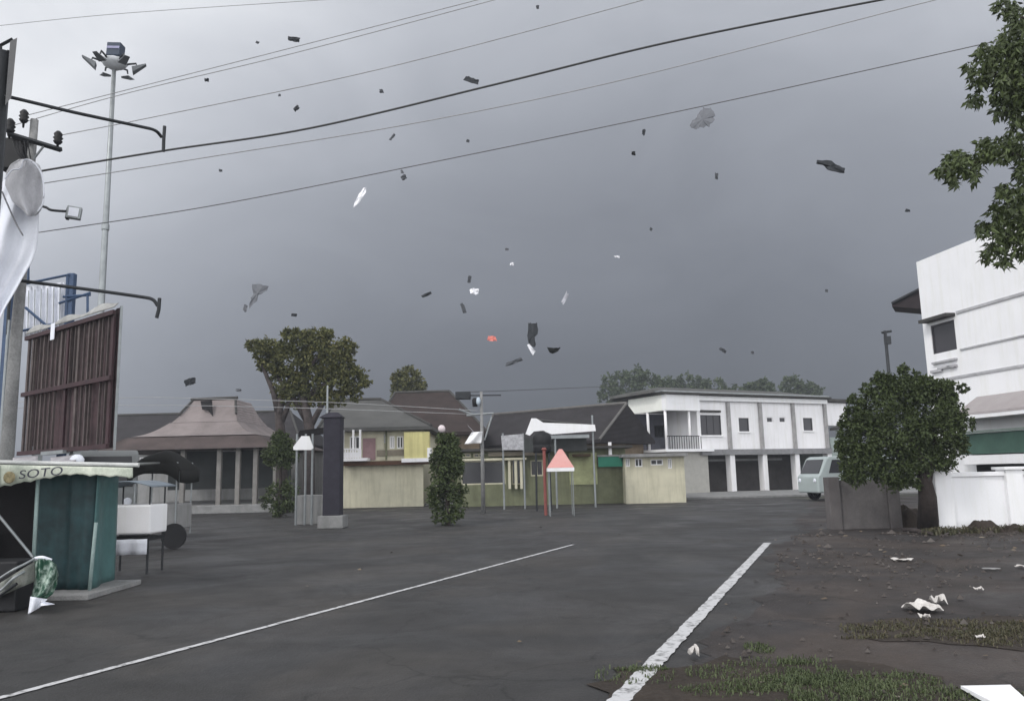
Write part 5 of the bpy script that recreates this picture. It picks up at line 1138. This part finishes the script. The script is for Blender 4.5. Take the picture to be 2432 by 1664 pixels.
D = [('dark flat scrap high above, near the two pale wires', (698, 93, 26, 11, 6), 26, dk), ('tiny grey speck high above the two pale wires', (611, 101, 8, 6, 20), 30, gy),
     ('tiny dark speck between lamp mast and the flat scrap, under the pale wires', (491, 190, 9, 8, 0), 26, dk), ('dark plank shaped piece just above the thickest cable', (1121, 191, 38, 12, 14), 24, dk),
     ('small dark oval scrap above the thickest cable, left of centre', (703, 258, 14, 10, -40), 25, dk), ('small grey speck between thin wire and thickest cable', (906, 217, 9, 8, 0), 28, gy),
     ('small grey stick below the thickest cable', (932, 325, 18, 5, -52), 28, gy), ('dark scrap with a small tail just right of the white sliver', (959, 421, 15, 12, -30), 27, gy),
     ('tiny speck above the lowest wire at the left', (523, 405, 8, 6, 0), 30, gy), ('tiny speck between the lower wires near centre', (1111, 335, 7, 7, 0), 30, gy),
     ('small dark upright scrap under the lowest wire right of centre', (1529, 314, 7, 14, 10), 27, dk), ('small black square speck right of centre', (1505, 364, 9, 9, 0), 26, dkb),
     ('small grey upright scrap below the big grey sheet', (1702, 418, 8, 15, 5), 30, gy), ('small brown speck near the hanging branch at the right', (2156, 500, 11, 7, 0), 27, dk),
     ('tiny grey speck in the empty sky right of centre', (1546, 544, 6, 7, 20), 32, gy), ('tiny white fleck in the empty sky at mid height', (1465, 609, 12, 5, 0), 34, wh),
     ('dark small sliver with pale rim above the windblown tree', (699, 748, 14, 7, 5), 30, dk), ('dark ragged scrap in the air left of the windblown tree', (452, 906, 26, 15, -18), 24, dk),
     ('small grey upright sliver above the bright white fleck', (1115, 663, 8, 17, 8), 32, gy), ('grey leaning sliver below the bright white fleck', (1101, 733, 9, 25, -20), 34, gy),
     ('bright white fleck in the middle of the debris cloud', (1127, 692, 18, 12, 0), 30, wh), ('small white dot above the debris cloud', (1216, 627, 9, 7, 0), 34, wh),
     ('faintest white dot at the top of the debris cloud', (1204, 592, 7, 6, 0), 36, lg), ('pale leaning sliver right of the debris cloud', (1342, 709, 8, 30, 28), 34, mat('pale scrap', (.5, .5, .55), .7)),
     ('glowing red pinkish fragment left of the dark slab', (1170, 804, 20, 11, 0), 30, rd), ('long grey stick shaped piece under the dark slab', (1223, 858, 42, 8, -20), 36, gy),  # red fragment keeps the plain red scrap colour
     ('small dark scrap low over the flat roofed building', (1717, 831, 16, 7, 30), 34, gy), ('tiny white speck low over the flat roofed building', (1787, 837, 7, 7, 0), 36, lg),
     ('tiny dark speck near the eave of the tall building', (1963, 690, 7, 7, 0), 34, gy), ('tiny dark speck at the top edge near centre', (1277, 17, 7, 9, 0), 28, gy),
     ('tiny faint speck at the left beneath the grey torn sheet', (582, 731, 9, 16, 15), 40, lg), ('tiny dark speck under the two pale wires near the oval scrap', (664, 226, 7, 6, 0), 34, lg),
     ('small leafy scrap beside the dark scrap with a tail', (955, 408, 6, 9, -20), 30, lg), ('tiny white fleck over the pavilion roof', (566, 926, 12, 6, 0), 36, lg)]
for i, (lab, b, Yd, m) in enumerate(D): fly(lab, bar(*b, rag=.22, seed=i), Yd, m, i)
fly('curved white sliver in the left half of the sky', [(840, 492), (843, 478), (853, 460), (864, 446), (870, 445), (868, 458), (858, 474), (848, 486)], 24, wh, name='flying_sheet')
fly('large translucent grey sheet hanging right under the lowest wire', [(1672, 253), (1688, 258), (1697, 272), (1695, 288), (1684, 299), (1664, 302), (1652, 308), (1638, 298), (1642, 290), (1652, 280), (1660, 266)], 70, lg, name='flying_sheet', bend=.6)
fly('dark broken panel flying high at the right', [(1942, 380), (1975, 382), (1988, 392), (2007, 399), (2005, 411), (1978, 407), (1962, 398), (1956, 390), (1941, 389)], 24, dk, name='flying_board', th=.05)
fly('grey torn sheet drifting above the windblown tree', [(598, 674), (618, 674), (638, 681), (634, 690), (616, 700), (608, 716), (592, 732), (595, 712), (600, 697)], 80, lg, name='flying_sheet')
fly('dark notched scrap left of the white fleck', [(1000, 702), (1012, 696), (1022, 692), (1026, 697), (1016, 702), (1004, 707)], 30, dk)
fly('large dark upright slab with a notched side', [(1253, 766), (1264, 768), (1277, 766), (1277, 792), (1271, 799), (1270, 824), (1262, 820), (1254, 812)], 26, dk, name='flying_slab', th=.08)
fly('short white strip at the foot of the dark slab', [(1252, 819), (1257, 816), (1272, 834), (1265, 843)], 25.8, wh, name='flying_strip')
fly('black wedge shaped piece right of the dark slab', [(1299, 824), (1315, 826), (1331, 824), (1326, 834), (1312, 840), (1306, 838)], 26, dkb, name='flying_wedge')

# ------------------------------------------------------------------ storm haze
HZ = True
if HZ:
    hm_ = bpy.data.materials.new('haze'); hm_.use_nodes = True; t = hm_.node_tree; t.nodes.clear()
    ou = t.nodes.new('ShaderNodeOutputMaterial'); pvn = t.nodes.new('ShaderNodeVolumePrincipled')
    pvn.inputs['Color'].default_value = (.62, .66, .74, 1); pvn.inputs['Density'].default_value = 0.0011; pvn.inputs['Anisotropy'].default_value = 0.0
    t.links.new(pvn.outputs[0], ou.inputs['Volume'])
    mb = MB(); mb.box((0, 68, 19), (240, 186, 41)); o = mb.build('haze', hm_); tag(o, 'grey storm haze over the whole street', 'haze', kind='stuff')
    o.display_type = 'WIRE'
